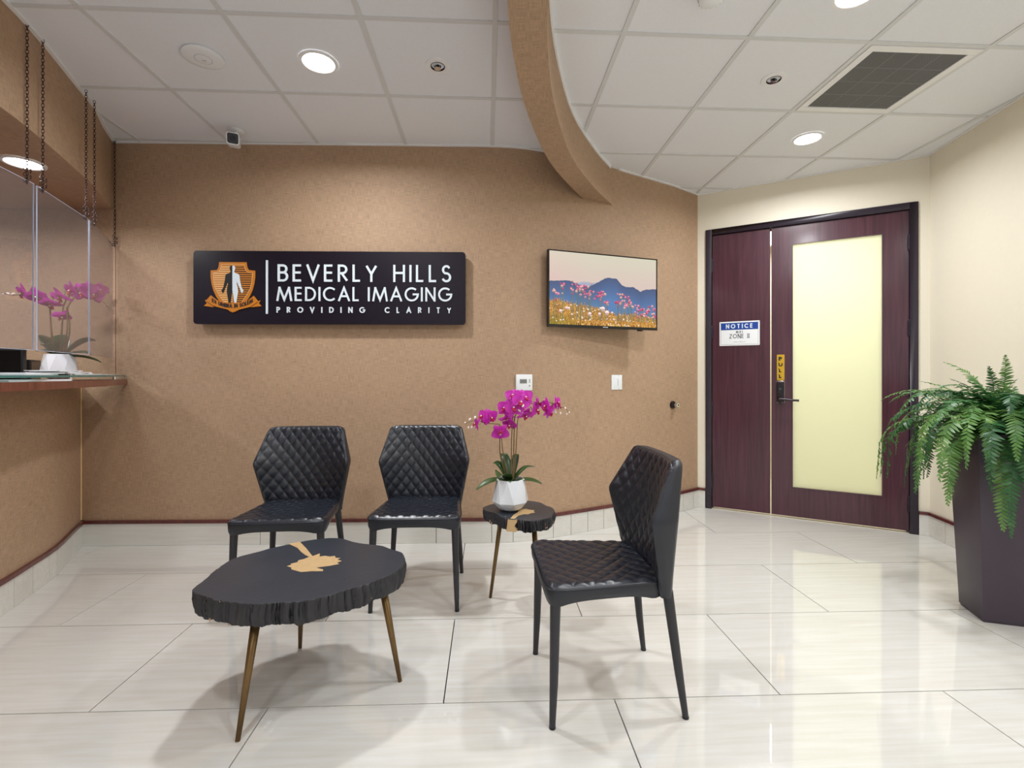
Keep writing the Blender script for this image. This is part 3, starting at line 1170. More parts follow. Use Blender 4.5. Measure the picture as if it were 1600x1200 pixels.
for pts in ([(70, 900), (130, 925), (235, 1045), (50, 1018), (105, 965)], [(1090, 905), (1040, 930), (915, 1042), (1105, 1020), (1055, 965)]):
    layer('banner_tail', pts, 0.006, 'emblem_gold', ribb)
    xm = sum(p[0] for p in pts) / 5
for pts in ([(120, 940), (225, 1020)], [(1040, 940), (935, 1015)]):
    s_ = MB()
    stroke_ribbon(s_, [eg(*p) for p in pts], 0.002, F0 - 0.0086, F0 - 0.008)
    s_.build('banner_fold', 'emblem_dark', ribb, fix=True)
e0, e1 = eg(205, 1056), eg(955, 1056)
emid = (e0[0] + e1[0]) / 2


def bend(x, z):
    k = (x - emid) / (e1[0] - emid)
    return (x, z + 0.040 * k * k)


letters('EX UMBRA IN SOLEM', e0[0], e1[0], e0[1], 0.027, 0.0056, F0 - 0.010, F0 - 0.008, 'emblem_dark', ribb, space=0.5, zfun=bend, one='motto_lettering', wx=0.86)

# ------------------------------------------------------------------ television
TVL, TVR = (0.431, 3.393), (1.313, 3.658)
tth = math.atan2(TVR[1] - TVL[1], TVR[0] - TVL[0])
TW, TH = math.dist(TVL, TVR), 0.552
tv = thing('television', 'flat television on the curved wall showing pink flowers before blue mountains', 'television',
           ((TVL[0] + TVR[0]) / 2, (TVL[1] + TVR[1]) / 2, 1.530), tth)
mb = MB()
bz, bb = 0.008, 0.020
mb.box(-TW / 2, TW / 2, 0.0, 0.030, 0, bb)
mb.box(-TW / 2, TW / 2, 0.0, 0.030, TH - bz, TH)
mb.box(-TW / 2, -TW / 2 + bz, 0.0, 0.030, bb, TH - bz)
mb.box(TW / 2 - bz, TW / 2, 0.0, 0.030, bb, TH - bz)
mb.box(-TW / 2 + bz, TW / 2 - bz, 0.006, 0.030, bb, TH - bz)
mb.build('bezel', 'black_gloss', tv)
bevel(MB().box(-TW * 0.40, TW * 0.40, 0.030, 0.062, 0.05, TH * 0.72).build('rear_housing', 'black_plastic', tv), 0.01, 2)
mb = MB()
mb.box(-0.1, 0.1, 0.062, 0.075, 0.16, 0.36)
mb.box(-0.025, 0.025, 0.075, 0.13, 0.2, 0.32)
mb.build('wall_bracket', 'dark_metal', tv)
bevel(MB().box(TW * 0.315, TW * 0.36, 0.004, 0.022, -0.010, 0.001).build('sensor_bump', 'black_gloss', tv), 0.003, 2)
MB().box(TW * 0.352, TW * 0.357, 0.0035, 0.0045, -0.006, -0.003).build('standby_light', 'orchid_lip', tv)
lg = MB()
for i in range(8):
    lg.box(-0.018 + i * 0.0052, -0.018 + i * 0.0052 + 0.0037, -0.0008, 0.0, 0.007, 0.0125)
lg.build('maker_mark', 'letter_white', tv)


def screen_picture():
    """the picture on the screen, sampled on a fine face grid"""
    nu, nv = 320, 186
    rng = np.random.default_rng(5)
    u = (np.arange(nu) + 0.5) / nu
    v = (np.arange(nv) + 0.5) / nv
    U, V = np.meshgrid(u, v)                   # V from bottom
    img = np.zeros((nv, nu, 3))
    lo_, hi_ = np.array([206, 184, 176.]), np.array([204, 198, 178.])
    k = np.clip((V - 0.5) / 0.5, 0, 1)[..., None]
    img[:] = lo_ * (1 - k) + hi_ * k
    img += (np.clip(0.35 - U, 0, 1)[..., None]) * np.array([8, -16, -8.])

    def ridge(px, pv, col0, col1, fall):
        r = np.interp(u, px, pv) + 0.006 * np.interp(u, np.linspace(0, 1, 60), rng.normal(0, 0.5, 60))
        m = V < r[None, :]
        d = np.clip((r[None, :] - V) / fall, 0, 1)[..., None]
        c = np.array(col0) * (1 - d) + np.array(col1) * d
        img[m] = c[m]
    ridge([0, .1, .2, .3, .45, .6, 1], [.58, .575, .565, .61, .60, .55, .5], (168, 170, 186), (130, 146, 180), 0.12)
    ridge([0, .1, .17, .26, .36, .42, .5, .55, .61, .66, .70, .78, .84, .9, 1.0],
          [.585, .60, .61, .565, .55, .60, .675, .69, .685, .60, .575, .575, .52, .56, .57], (70, 84, 120), (84, 122, 172), 0.34)
    g = np.interp(u, [0, .08, .2, .35, .5, .6, .75, 1], [.33, .34, .30, .27, .24, .17, .20, .14])
    g = g + 0.018 * rng.normal(0, 1, nu)
    m = V < g[None, :]
    st = rng.normal(0, 1, (nv, nu))
    for _ in range(5):
        st[1:] = 0.35 * st[1:] + 0.65 * st[:-1]
    st /= st.std()
    base = np.array([176, 124, 52.]) + st[..., None] * np.array([30, 26, 18.])
    gr = np.clip(1 - np.hypot(U / 0.34, V / 0.18), 0, 1)[..., None]
    base = base * (1 - gr * .7) + np.array([110, 112, 24.]) * gr * .7
    img[m] = base[m]

    def stem(x, y0, y1, col):
        i = int(x * nu)
        a, b = int(y0 * nv), int(y1 * nv)
        if 0 <= i < nu:
            img[max(a, 0):b, i] = 0.35 * img[max(a, 0):b, i] + 0.65 * np.array(col)

    def dot(x, y, r, col):
        mm = ((U - x) * 16 / 9.4) ** 2 + (V - y) ** 2 < r * r
        shade = 1 + 0.16 * np.sign(V - y)[..., None]
        img[mm] = np.clip(np.array(col) * shade, 0, 255)[mm]
    for c0, n, yb, sp in ((.13, 7, .52, .035), (.06, 6, .42, .03), (.20, 6, .50, .03), (.25, 9, .50, .03), (.29, 9, .47, .025), (.33, 6, .50, .03), (.37, 9, .45, .03),
                          (.46, 13, .43, .035), (.5, 6, .36, .04), (.62, 7, .36, .02), (.67, 10, .40, .03), (.71, 10, .34, .03), (.74, 8, .36, .03),
                          (.81, 10, .26, .03), (.86, 12, .24, .035), (.92, 8, .22, .03), (.97, 12, .22, .025)):
        for _ in range(n):
            x, y = c0 + rng.normal(0, sp * .6), yb + rng.normal(0, 0.045)
            stem(x, 0.08, y, (70 + rng.integers(50), 96 + rng.integers(30), 90 + rng.integers(20)))
            col = ((190, 96, 128), (166, 70, 104), (206, 130, 150), (196, 150, 140))[rng.integers(4)]
            dot(x, y, 0.013 + rng.random() * 0.008, col)
    for _ in range(90):
        x = rng.random()
        y = rng.random() * float(np.interp(x, u, g)) * 0.98
        dot(x, y, 0.006 + rng.random() * 0.007, ((226, 206, 180), (214, 176, 120), (232, 216, 210))[rng.integers(3)])
    for x, y, r in ((.48, .24, .034), (.52, .19, .032), (.36, .16, .028), (.45, .165, .022), (.10, .185, .022), (.15, .23, .02), (.17, .225, .02)):
        dot(x, y, r, (226, 190, 190))
    return np.clip(img, 0, 255), nu, nv


img, nu, nv = screen_picture()
SX0, SX1, SZ0, SZ1 = -TW / 2 + bz, TW / 2 - bz, bb, TH - bz
gx, gz = np.linspace(SX0, SX1, nu + 1), np.linspace(SZ0, SZ1, nv + 1)
XX, ZZ = np.meshgrid(gx, gz)
vv = np.stack([XX.ravel(), np.full(XX.size, 0.0045), ZZ.ravel()], 1)
ii = np.arange(nv * nu)
r_, c_ = ii // nu, ii % nu
a_ = r_ * (nu + 1) + c_
ff = np.stack([a_, a_ + 1, a_ + nu + 2, a_ + nu + 1], 1)
me = bpy.data.meshes.new('screen')
me.from_pydata(vv.tolist(), [], ff.tolist())
ca = me.color_attributes.new('picture', 'FLOAT_COLOR', 'CORNER')
lin = np.where(img / 255 <= 0.04045, img / 255 / 12.92, ((img / 255 + 0.055) / 1.055) ** 2.4).reshape(-1, 3)
buf = np.ones((nv * nu * 4, 4))
buf[:, :3] = np.repeat(lin, 4, axis=0)
ca.data.foreach_set('color', buf.ravel())
m = bpy.data.materials.new('screen_picture')
m.use_nodes = True
nt = m.node_tree
pb = nt.nodes['Principled BSDF']
at = N(nt, 'ShaderNodeVertexColor', layer_name='picture')
pb.inputs['Base Color'].default_value = (0.01, 0.01, 0.01, 1)
pb.inputs['Roughness'].default_value = 0.25
pb.inputs['Specular IOR Level'].default_value = 0.25
nt.links.new(at.outputs['Color'], pb.inputs['Emission Color'])
pb.inputs['Emission Strength'].default_value = 1.0
me.materials.append(m)
tag(link_mesh('screen', me, tv), 'lit screen with pink flowers, dry grass and blue mountains')

# ------------------------------------------------------------------ small wall fittings
def wall_thing(name, label, cat, x, z):
    (px, py), th = back_wall_at(x)
    return thing(name, label, cat, (px, py, z), th)


th_ = wall_thing('thermostat', 'white wall thermostat with small grey display above the orchid', 'thermostat', 0.256, 1.076)
bevel(MB().box(-0.060, 0.060, -0.024, 0.0, 0, 0.114).build('thermostat_body', 'white_plastic', th_), 0.006, 2)
MB().box(-0.034, 0.018, -0.0252, -0.0235, 0.050, 0.080).build('display', 'lcd', th_)
dg = MB()
for x in (-0.024, -0.010, 0.002):
    dg.box(x, x + 0.009, -0.0256, -0.025, 0.060, 0.070)
dg.build('display_segment', 'lcd_dark', th_)
for z in (0.074, 0.060, 0.033):
    MB().tube([(0.038, -0.0255, z), (0.038, -0.023, z)], [0.0055, 0.0055], 14).build('button', 'grey_plastic', th_)
sw = wall_thing('switch_plate', 'white square light switch plate below the television', 'switch', 1.012, 1.070)
bevel(MB().box(-0.054, 0.054, -0.007, 0.0, 0, 0.116).build('cover_plate', 'white_plastic', sw), 0.003, 2)
bevel(MB().box(0.004, 0.034, -0.0105, -0.006, 0.022, 0.094).build('rocker', 'white_plastic', sw), 0.002, 2)
bevel(MB().box(-0.034, -0.004, -0.0085, -0.006, 0.022, 0.094).build('rocker', 'white_plastic', sw), 0.001, 2)
MB().box(0.009, 0.012, -0.0110, -0.0100, 0.034, 0.080).build('dimmer_slot', 'grey_plastic', sw)
for z in (0.008, 0.108):
    MB().tube([(0.018, -0.0078, z), (0.018, -0.006, z)], [0.003, 0.003], 10).build('screw', 'grey_plastic', sw)
ds = wall_thing('door_stop', 'small dark round wall door stop beside the door', 'door stop', 1.578, 0.930)
mb = MB()
mb.lathe([(0.032, 0.0), (0.032, 0.012), (0.026, 0.020), (0.018, 0.020)], 24)
mb.xform(Matrix.Rotation(PI / 2, 4, 'X'))
mb.build('rose', 'dark_metal', ds, smooth=True, angle=40)
mb = MB()
mb.lathe([(0.013, 0.018), (0.015, 0.030), (0.019, 0.040), (0.019, 0.058), (0.015, 0.064)], 20)
mb.xform(Matrix.Rotation(PI / 2, 4, 'X'))
bmp = mb.build('bumper', 'chrome', ds, smooth=True, angle=40)
mb = MB()
mb.lathe([(0.007, 0.063), (0.007, 0.066)], 14)
mb.xform(Matrix.Rotation(PI / 2, 4, 'X'))
mb.build('bumper_tip', 'black_plastic', bmp)

# notice plate on the narrow door leaf
nz = thing('notice_sign', 'white and blue notice plate on the narrow door leaf', 'sign')
nz.matrix_world = MD @ Matrix.Translation((0.339, 0.008, 1.440))
NW, NH = 0.316, 0.210
bevel(MB().prism(rrect(-NW / 2, NW / 2, 0, NH, 0.005, 3), -0.006, 0.0, 'y').build('notice_plate', 'white_plastic', nz), 0.001, 1)
fm = MB()
for (a, b, c, d) in ((-.147, .147, .0105, .0125), (-.147, .147, .1975, .1995), (-.147, -.145, .0105, .1995), (.145, .147, .0105, .1995)):
    fm.box(a, b, -0.0068, -0.0058, c, d)
fm.build('border_line', 'grey_plastic', nz)
hdr = MB().box(-0.145, 0.145, -0.0072, -0.0058, 0.138, 0.1975).build('notice_header', 'notice_blue', nz)
letters('NOTICE', -0.106, 0.106, 0.150, 0.038, 0.0078, -0.0080, -0.0072, 'letter_white', hdr, one='header_lettering', wx=0.95)
letters('MRI', -0.026, 0.026, 0.108, 0.020, 0.0034, -0.0068, -0.0058, 'notice_ink', nz, one='small_lettering', serif=0.0042, wx=0.9)
letters('ZONE II', -0.078, 0.078, 0.064, 0.036, 0.0046, -0.0068, -0.0058, 'notice_ink', nz, one='zone_lettering', serif=0.0065, wx=0.9)
tl = MB()
rr = random.Random(3)
x = -0.047
while x < 0.047:
    w = rr.choice((0.002, 0.003, 0.004))
    tl.box(x, x + w, -0.0064, -0.0058, 0.030, 0.0335 if w < 0.004 else 0.035)
    x += w + rr.choice((0.0012, 0.0012, 0.0012, 0.003))
tl.build('fine_print', 'grey_plastic', nz)
for x in (-0.150, 0.150):
    for z in (0.200,):
        MB().tube([(x, -0.0075, z), (x, -0.005, z)], [0.003, 0.003], 10).build('screw', 'grey_plastic', nz)
# pull sign
pu = thing('pull_sign', 'small upright gold pull sign above the door lever', 'sign')
pu.matrix_world = MD @ Matrix.Translation((0.652, 0.008, 1.143))
bevel(MB().box(-0.028, 0.028, -0.003, 0.0, 0, 0.212).build('pull_plate', 'pull_gold', pu), 0.001, 1)
for i, ch in enumerate('PULL'):
    acc = MB()
    for st in GLYPH[ch][1]:
        pts = [(-0.011 + p[0] * 0.034 + (0.002 if ch == 'L' else 0), 0.166 - i * 0.0485 + p[1] * 0.024) for p in st]
        stroke_ribbon(acc, pts, 0.0085, -0.0042, -0.003)
    if ch in 'LU':
        acc.box(-0.0175, -0.0115, -0.0042, -0.003, 0.166 - i * 0.0485 + 0.0245, 0.166 - i * 0.0485 + 0.0285)
    if ch == 'P':
        acc.box(-0.018, 0.001, -0.0042, -0.003, 0.162, 0.166)
    acc.build('letter', 'black_plastic', pu, fix=True)

# ------------------------------------------------------------------ ceiling fittings
def downlight(label, x, y, z, power=LAMP_POWER, r=0.078, col=(0.965, 0.985, 1.0), grp='recessed downlights'):
    t = thing('downlight', label, 'light', (x, y, z), 0, grp)
    mb = MB()
    mb.lathe([(r + 0.018, 0.004), (r + 0.017, -0.003), (r + 0.004, -0.005), (r, -0.002), (r, 0.004)], 40, cap0=False, cap1=False)
    mb.build('trim_ring', 'white_paint', t, smooth=True, angle=60)
    mb = MB()
    mb.lathe([(r + 0.001, 0.003), (r + 0.001, 0.0005)], 40)
    mb.build('lens', 'lamp_white', t)
    l = bpy.data.lights.new('downlight_lamp', 'AREA')
    l.shape = 'DISK'
    l.size = 2 * r
    l.energy = power
    l.color = col
    l.spread = math.radians(165)
    o = bpy.data.objects.new('downlight_lamp', l)
    COL.objects.link(o)
    o.parent = t
    o.location = (0, 0, -0.008)
    return t


downlight('bright round downlight between the ceiling disc and the sprinkler', -0.873, 2.53, CEIL, power=LAMP_POWER * 1.15)
downlight('bright round downlight next to the vent, nearest the door', 2.187, 3.179, CEIL)
downlight('round downlight at the top edge above the air vent', 1.561, 1.95, CEIL)
downlight('large round downlight in the tan soffit over the counter', -2.508, 2.728, 2.332, power=LAMP_POWER * 0.42, r=0.076)
for x, y, lb in ((-3.55, 2.75, 'farther'), (-3.35, 1.35, 'nearer')):  # unseen lamps added to light the interior and bounce onto the soffit underside
    downlight('%s unseen fill downlight added deep inside the reception' % lb, x, y, 2.332, power=LAMP_POWER * 0.7, grp='added fill lamps inside the reception')
for x, y in ((-0.88, 0.70), (0.74, 0.72), (2.18, 0.72), (-0.88, -1.12), (0.95, -1.12), (2.18, -1.12)):
    downlight('recessed downlight %s in the %s row behind the viewer' % ('on the left' if x < 0 else 'in the middle' if x < 2 else 'on the right', 'first' if y > 0 else 'second'), x, y, CEIL, power=LAMP_POWER * 0.62, grp='downlights behind the viewer')


def sprinkler(label, x, y):
    t = thing('sprinkler', label, 'sprinkler', (x, y, CEIL + 0.005), 0, 'ceiling sprinklers')
    mb = MB()
    mb.lathe([(0.064, 0.0), (0.063, -0.004), (0.042, -0.007), (0.038, -0.006), (0.036, 0.010)], 40, cap0=False, cap1=False)
    mb.build('escutcheon', 'white_paint', t, smooth=True, angle=60)
    mb = MB()
    mb.lathe([(0.0375, -0.005), (0.036, -0.008), (0.031, 0.004), (0.030, 0.012), (0.004, 0.0125)], 32, cap0=False)
    mb.build('cup', 'dark_metal', t, smooth=True, angle=60)
    mb = MB()
    mb.tube([(0, 0, 0.012), (0, 0, -0.012)], [0.010, 0.008], 14)
    for s in (-1, 1):
        mb.tube([(s * 0.008, 0, 0.006), (s * 0.016, 0, -0.006), (s * 0.006, 0, -0.018)], [0.003, 0.003, 0.003], 8)
    hd = mb.build('sprinkler_head', 'dark_metal', t, smooth=True, angle=50)
    mb = MB()
    for k in range(8):
        a = 2 * PI * k / 8
        c, s = math.cos(a), math.sin(a)
        mb.add([(0.003 * c + 0.004 * s, 0.003 * s - 0.004 * c, -0.0185), (0.018 * c + 0.004 * s, 0.018 * s - 0.004 * c, -0.0175),
                (0.018 * c - 0.004 * s, 0.018 * s + 0.004 * c, -0.0175), (0.003 * c - 0.004 * s, 0.003 * s + 0.004 * c, -0.0185),
                (0.003 * c + 0.004 * s, 0.003 * s - 0.004 * c, -0.0170), (0.018 * c + 0.004 * s, 0.018 * s - 0.004 * c, -0.0160),
                (0.018 * c - 0.004 * s, 0.018 * s + 0.004 * c, -0.0160), (0.003 * c - 0.004 * s, 0.003 * s + 0.004 * c, -0.0170)],
               [(0, 3, 2, 1), (4, 5, 6, 7), (0, 1, 5, 4), (1, 2, 6, 5), (2, 3, 7, 6), (3, 0, 4, 7)])
    mb.build('deflector', 'chrome', hd)
    return t


sprinkler('recessed sprinkler in the ceiling tile left of the curved beam', -0.261, 2.53)
sprinkler('recessed sprinkler in the ceiling tile left of the air vent', 1.564, 2.552)

ap = thing('access_point', 'flat white round wireless disc on the left ceiling tile', 'access point', (-1.443, 2.514, CEIL + 0.005))
MB().lathe([(0.090, 0.0), (0.090, -0.004), (0.096, -0.006), (0.096, -0.010), (0.086, -0.0145), (0.055, -0.0168), (0.0415, -0.0172)], 56, cap1=True).build('shell', 'white_plastic', ap, smooth=True, angle=50)
MB().lathe([(0.0385, -0.0165), (0.0385, -0.0180), (0.036, -0.0188), (0.004, -0.0192)], 40, cap0=False).build('centre_cap', 'white_plastic', ap, smooth=True, angle=40)
MB().lathe([(0.0405, -0.0176), (0.0388, -0.0176)], 40, cap0=False, cap1=False).build('groove', 'grey_plastic', ap)
mk = MB()
mk.box(-0.012, 0.012, 0.004, 0.0058, -0.0198, -0.0186)
for i, x in enumerate((-0.007, -0.003, 0.001, 0.005)):
    mk.box(x, x + 0.0018, 0.010, 0.013 + 0.002 * (i % 2), -0.0198, -0.0186)
mk.build('maker_mark', 'grey_plastic', ap)

sm = thing('smoke_detector', 'small white smoke detector at the top edge beside the curved beam', 'smoke detector', (0.945, 1.985, CEIL + 0.005))
MB().lathe([(0.058, 0.0), (0.058, -0.012), (0.052, -0.02), (0.05, -0.034), (0.036, -0.042), (0.004, -0.044)], 40, cap0=False).build('detector_body', 'white_plastic', sm, smooth=True, angle=40)
for k in range(16):
    a = 2 * PI * k / 16
    c, s = math.cos(a), math.sin(a)
    mb = MB().box(-0.002, 0.002, 0.0495, 0.0525, -0.033, -0.021)
    mb.xform(Matrix.Rotation(a, 4, 'Z'))
    mb.build('detector_slot', 'grey_plastic', sm)

# bullet camera
sc_ = thing('security_camera', 'small white bullet security camera hanging at the top of the tan wall', 'camera', (-1.665, 3.27, CEIL + 0.004))
mb = MB()
mb.lathe([(0.047, 0.0), (0.047, -0.006), (0.04, -0.011), (0.016, -0.013)], 32, cap0=False)
mb.build('mount_plate', 'white_plastic', sc_, smooth=True, angle=40)
mb = MB()
mb.tube([(0, 0, -0.008), (0, 0.0, -0.035), (0.004, -0.02, -0.062)], [0.014, 0.013, 0.016], 16)
mb.build('bracket', 'white_plastic', sc_, smooth=True, angle=50)
hz = bpy.data.objects.new('housing_axis', None) if False else None
Mh = Matrix.Translation((0.010, -0.050, -0.090)) @ Matrix.Rotation(0.40, 4, 'Z') @ Matrix.Rotation(math.radians(14), 4, 'X')
mb = MB()
mb.prism(rrect(-0.037, 0.037, -0.037, 0.037, 0.014, 5), -0.075, 0.06, 'y')
mb.xform(Mh)
hs = bevel(mb.build('housing', 'white_plastic', sc_), 0.003, 2)
mb = MB()
mb.prism(rrect(-0.031, 0.031, -0.031, 0.031, 0.011, 5), -0.0765, -0.070, 'y')
mb.xform(Mh)
mb.build('front_glass', 'black_gloss', hs)
mb = MB()
mb.lathe([(0.016, 0.0765), (0.016, 0.079), (0.012, 0.080), (0.004, 0.078)], 24)
mb.xform(Mh @ Matrix.Rotation(PI / 2, 4, 'X'))
mb.build('lens', 'dark_metal', hs, smooth=True, angle=40)

# return-air grille
vx0, vx1, vy0, vy1 = GX + 0.6096 * 3 + 0.014, GX + 0.6096 * 4 - 0.014, 2.243 + 0.014, 2.243 + 0.6096 - 0.014
vt = thing('air_vent', 'large square grey perforated air vent with white frame in the ceiling', 'vent', ((vx0 + vx1) / 2, (vy0 + vy1) / 2, CEIL))
hw, hh, fw = (vx1 - vx0) / 2, (vy1 - vy0) / 2, 0.042
for i, (a, b, c, d) in enumerate(((-hw, hw, -hh, -hh + fw), (-hw, hw, hh - fw, hh), (-hw, -hw + fw, -hh + fw, hh - fw), (hw - fw, hw, -hh + fw, hh - fw))):
    bevel(MB().box(a, b, c, d, -0.004, 0.012).build('vent_frame', 'white_paint', vt), 0.002, 1)
MB().box(-hw + fw, hw - fw, -hh + fw, hh - fw, 0.002, 0.004).build('perforated_sheet', 'grille', vt)
MB().box(-hw + 0.002, hw - 0.002, -hh + 0.002, hh - 0.002, 0.013, 0.04).build('vent_box', 'black_plastic', vt)
for k in range(3):
    q = -0.12 + 0.12 * k
    MB().box(-hw + fw, hw - fw, q - 0.004, q + 0.004, 0.0014, 0.002).build('support_bar', 'vent_bar', vt)
    MB().box(q - 0.004, q + 0.004, -hh + fw, hh - fw, 0.0013, 0.0019).build('support_bar', 'vent_bar', vt)

# ------------------------------------------------------------------ reception counter
shelf = thing('counter_shelf', 'brown wooden counter shelf with glass ledge on the left wall', 'shelf')
ribbon(SHELF_FRONT, 0.0, -0.46, 1.119, 1.157, 'shelf_board', 'counter_wood', shelf, smooth=True)
tag(ribbon(SHELF_FRONT, -0.012, -0.205, 1.175, 1.186, 'glass_ledge', 'green_glass', shelf, smooth=True), 'greenish clear glass ledge')
ribbon(SHELF_FRONT, -0.0105, -0.012, 1.1752, 1.1858, 'glass_edge', 'glass_edge', shelf, smooth=True)
Ls = arc_len(SHELF_FRONT)
inner_pts = offset_poly(SHELF_FRONT, -0.035)
Li = arc_len(inner_pts)[-1]
for s in (0.16, 0.92, 1.68, 2.44):
    p = sub_poly(inner_pts, s, s + 0.01)[0]
    MB().tube([(p[0], p[1], 1.157), (p[0], p[1], 1.190)], [0.010, 0.010], 16).build('standoff', 'chrome', shelf, smooth=True, angle=40)
# desk inside
desk = thing('reception_desk', 'low work desk hidden behind the reception counter', 'desk')
ribbon([(x - 0.16, y) for x, y in LOW_LEFT[1:-2]], 0.0, -0.7, 0.71, 0.75, 'desk_top', 'counter_wood', desk)
for s in (0.2, 1.6, 2.7):
    p = sub_poly([(x - 0.16, y) for x, y in LOW_LEFT[1:-2]], s, s + 0.01)[0]
    MB().box(p[0] - 0.6, p[0] - 0.1, p[1] - 0.02, p[1] + 0.02, 0.0, 0.71).build('desk_leg', 'counter_wood', desk)


def monitor(label, x, y, rz, w, ztop, h):
    t = thing('monitor', label, 'monitor', (x, y, 0.75), rz, 'monitors behind the counter')
    top = ztop - 0.75
    bevel(MB().box(-w / 2, w / 2, -0.018, 0.018, top - h, top).build('display_case', 'black_plastic', t), 0.004, 2)
    MB().box(-w / 2 + 0.012, w / 2 - 0.012, -0.0195, -0.017, top - h + 0.02, top - 0.012).build('screen_glass', 'black_gloss', t)
    MB().box(-0.02, 0.02, 0.018, 0.04, 0.01, top - h * 0.5).build('stand_neck', 'black_plastic', t)
    bevel(MB().box(-w * 0.2, w * 0.2, -0.05, 0.08, 0.0, 0.012).build('stand_base', 'black_plastic', t), 0.004, 2)
    return t


monitor('black monitor seen through the leftmost clear panel', -3.055, 2.958, 0.30, 0.56, 1.345, 0.34)
monitor('small dark monitor edge just left of the white counter pot', -2.905, 3.215, 2.06, 0.20, 1.282, 0.24)

# papers on the glass ledge
def sheet(label, x, y, rz, w, h, z, curl=0.0, thick=0.0012, n=8, mat='paper', name='paper_sheet', cat='paper', grp='papers on the glass ledge'):
    mb = MB()
    top, bot = [], []
    for i in range(n + 1):
        for j in (0, 1):
            u = i / n - 0.5
            zz = curl * max(0, u) ** 2 * 4
            mb.v.append((u * w, (j - 0.5) * h, zz + thick))
    for i in range(n + 1):
        for j in (0, 1):
            u = i / n - 0.5
            mb.v.append((u * w, (j - 0.5) * h, curl * max(0, u) ** 2 * 4))
    o = 2 * (n + 1)
    for i in range(n):
        a = 2 * i
        mb.f.append((a, a + 2, a + 3, a + 1))
        mb.f.append((o + a, o + a + 1, o + a + 3, o + a + 2))
        mb.f.append((a, o + a, o + a + 2, a + 2))
        mb.f.append((a + 1, a + 3, o + a + 3, o + a + 1))
    mb.f.append((0, 1, o + 1, o))
    mb.f.append((2 * n, o + 2 * n, o + 2 * n + 1, 2 * n + 1))
    ob = mb.build(name, mat)
    ob.location = (x, y, z)
    ob.rotation_euler = (0, 0, rz)
    return tag(ob, label, cat, grp)


for i, (x, y, rz, w, h, z, th, lb) in enumerate((
        (-2.435, 3.10, 1.98, 0.34, 0.13, 1.1862, 0.004, 'flat white brochure reaching nearest the wall end of the glass ledge'),
        (-2.315, 2.80, 1.86, 0.30, 0.15, 1.1862, 0.006, 'bottom white brochure of the fanned pile beside the counter pot'),
        (-2.300, 2.74, 1.95, 0.30, 0.14, 1.1924, 0.005, 'second white brochure up in the fanned pile on the ledge'),
        (-2.285, 2.69, 1.82, 0.30, 0.14, 1.1976, 0.005, 'third white brochure up in the fanned pile on the ledge'),
        (-2.280, 2.66, 2.02, 0.28, 0.13, 1.2028, 0.004, 'fourth white brochure up in the fanned pile on the ledge'),
        (-2.270, 2.64, 1.90, 0.28, 0.13, 1.2070, 0.004, 'topmost white brochure of the fanned pile on the ledge'),
        (-2.175, 2.36, 1.80, 0.24, 0.15, 1.1862, 0.007, 'white brochure at the left end of the glass ledge'),
        (-2.180, 2.40, 1.70, 0.24, 0.14, 1.1934, 0.005, 'white brochure stacked on the leftmost ledge brochure'))):
    sheet(lb, x, y, rz, w, h, z, 0.0, th)
sheet('white open booklet lying under the glass ledge', -2.14, 2.32, 1.75, 0.40, 0.16, 1.1572, 0.0, 0.009, grp='papers under the glass')

# hanging clear panels
def panel(label, a, b, z0=1.303, z1=2.085, edge='acrylic_edge'):
    th = math.atan2(b[1] - a[1], b[0] - a[0])
    L = math.dist(a, b)
    t = thing('acrylic_panel', label, 'screen panel', (a[0], a[1], z0), th, 'clear hanging panels')
    h = z1 - z0
    MB().box(0.002, L - 0.002, -0.0025, 0.0025, 0.002, h - 0.002).build('clear_sheet', 'acrylic', t)
    e = MB()
    e.box(0, 0.002, -0.0028, 0.0028, 0, h)
    e.box(L - 0.002, L, -0.0028, 0.0028, 0, h)
    e.box(0.002, L - 0.002, -0.0028, 0.0028, 0, 0.002)
    e.box(0.002, L - 0.002, -0.0028, 0.0028, h - 0.002, h)
    e.build('polished_edge', edge, t)
    return t


PA, PB, PC, PD, PE, PF = (-2.038, 1.82), (-2.128, 2.362), (-2.135, 2.385), (-2.302, 2.895), (-2.312, 2.915), (-2.568, 3.425)
panel('clear hanging panel at the left frame edge', PA, PB)
panel('middle clear hanging panel in front of the counter orchid', PC, PD)
panel('clear hanging panel nearest the tan back wall', PE, PF, edge='acrylic')


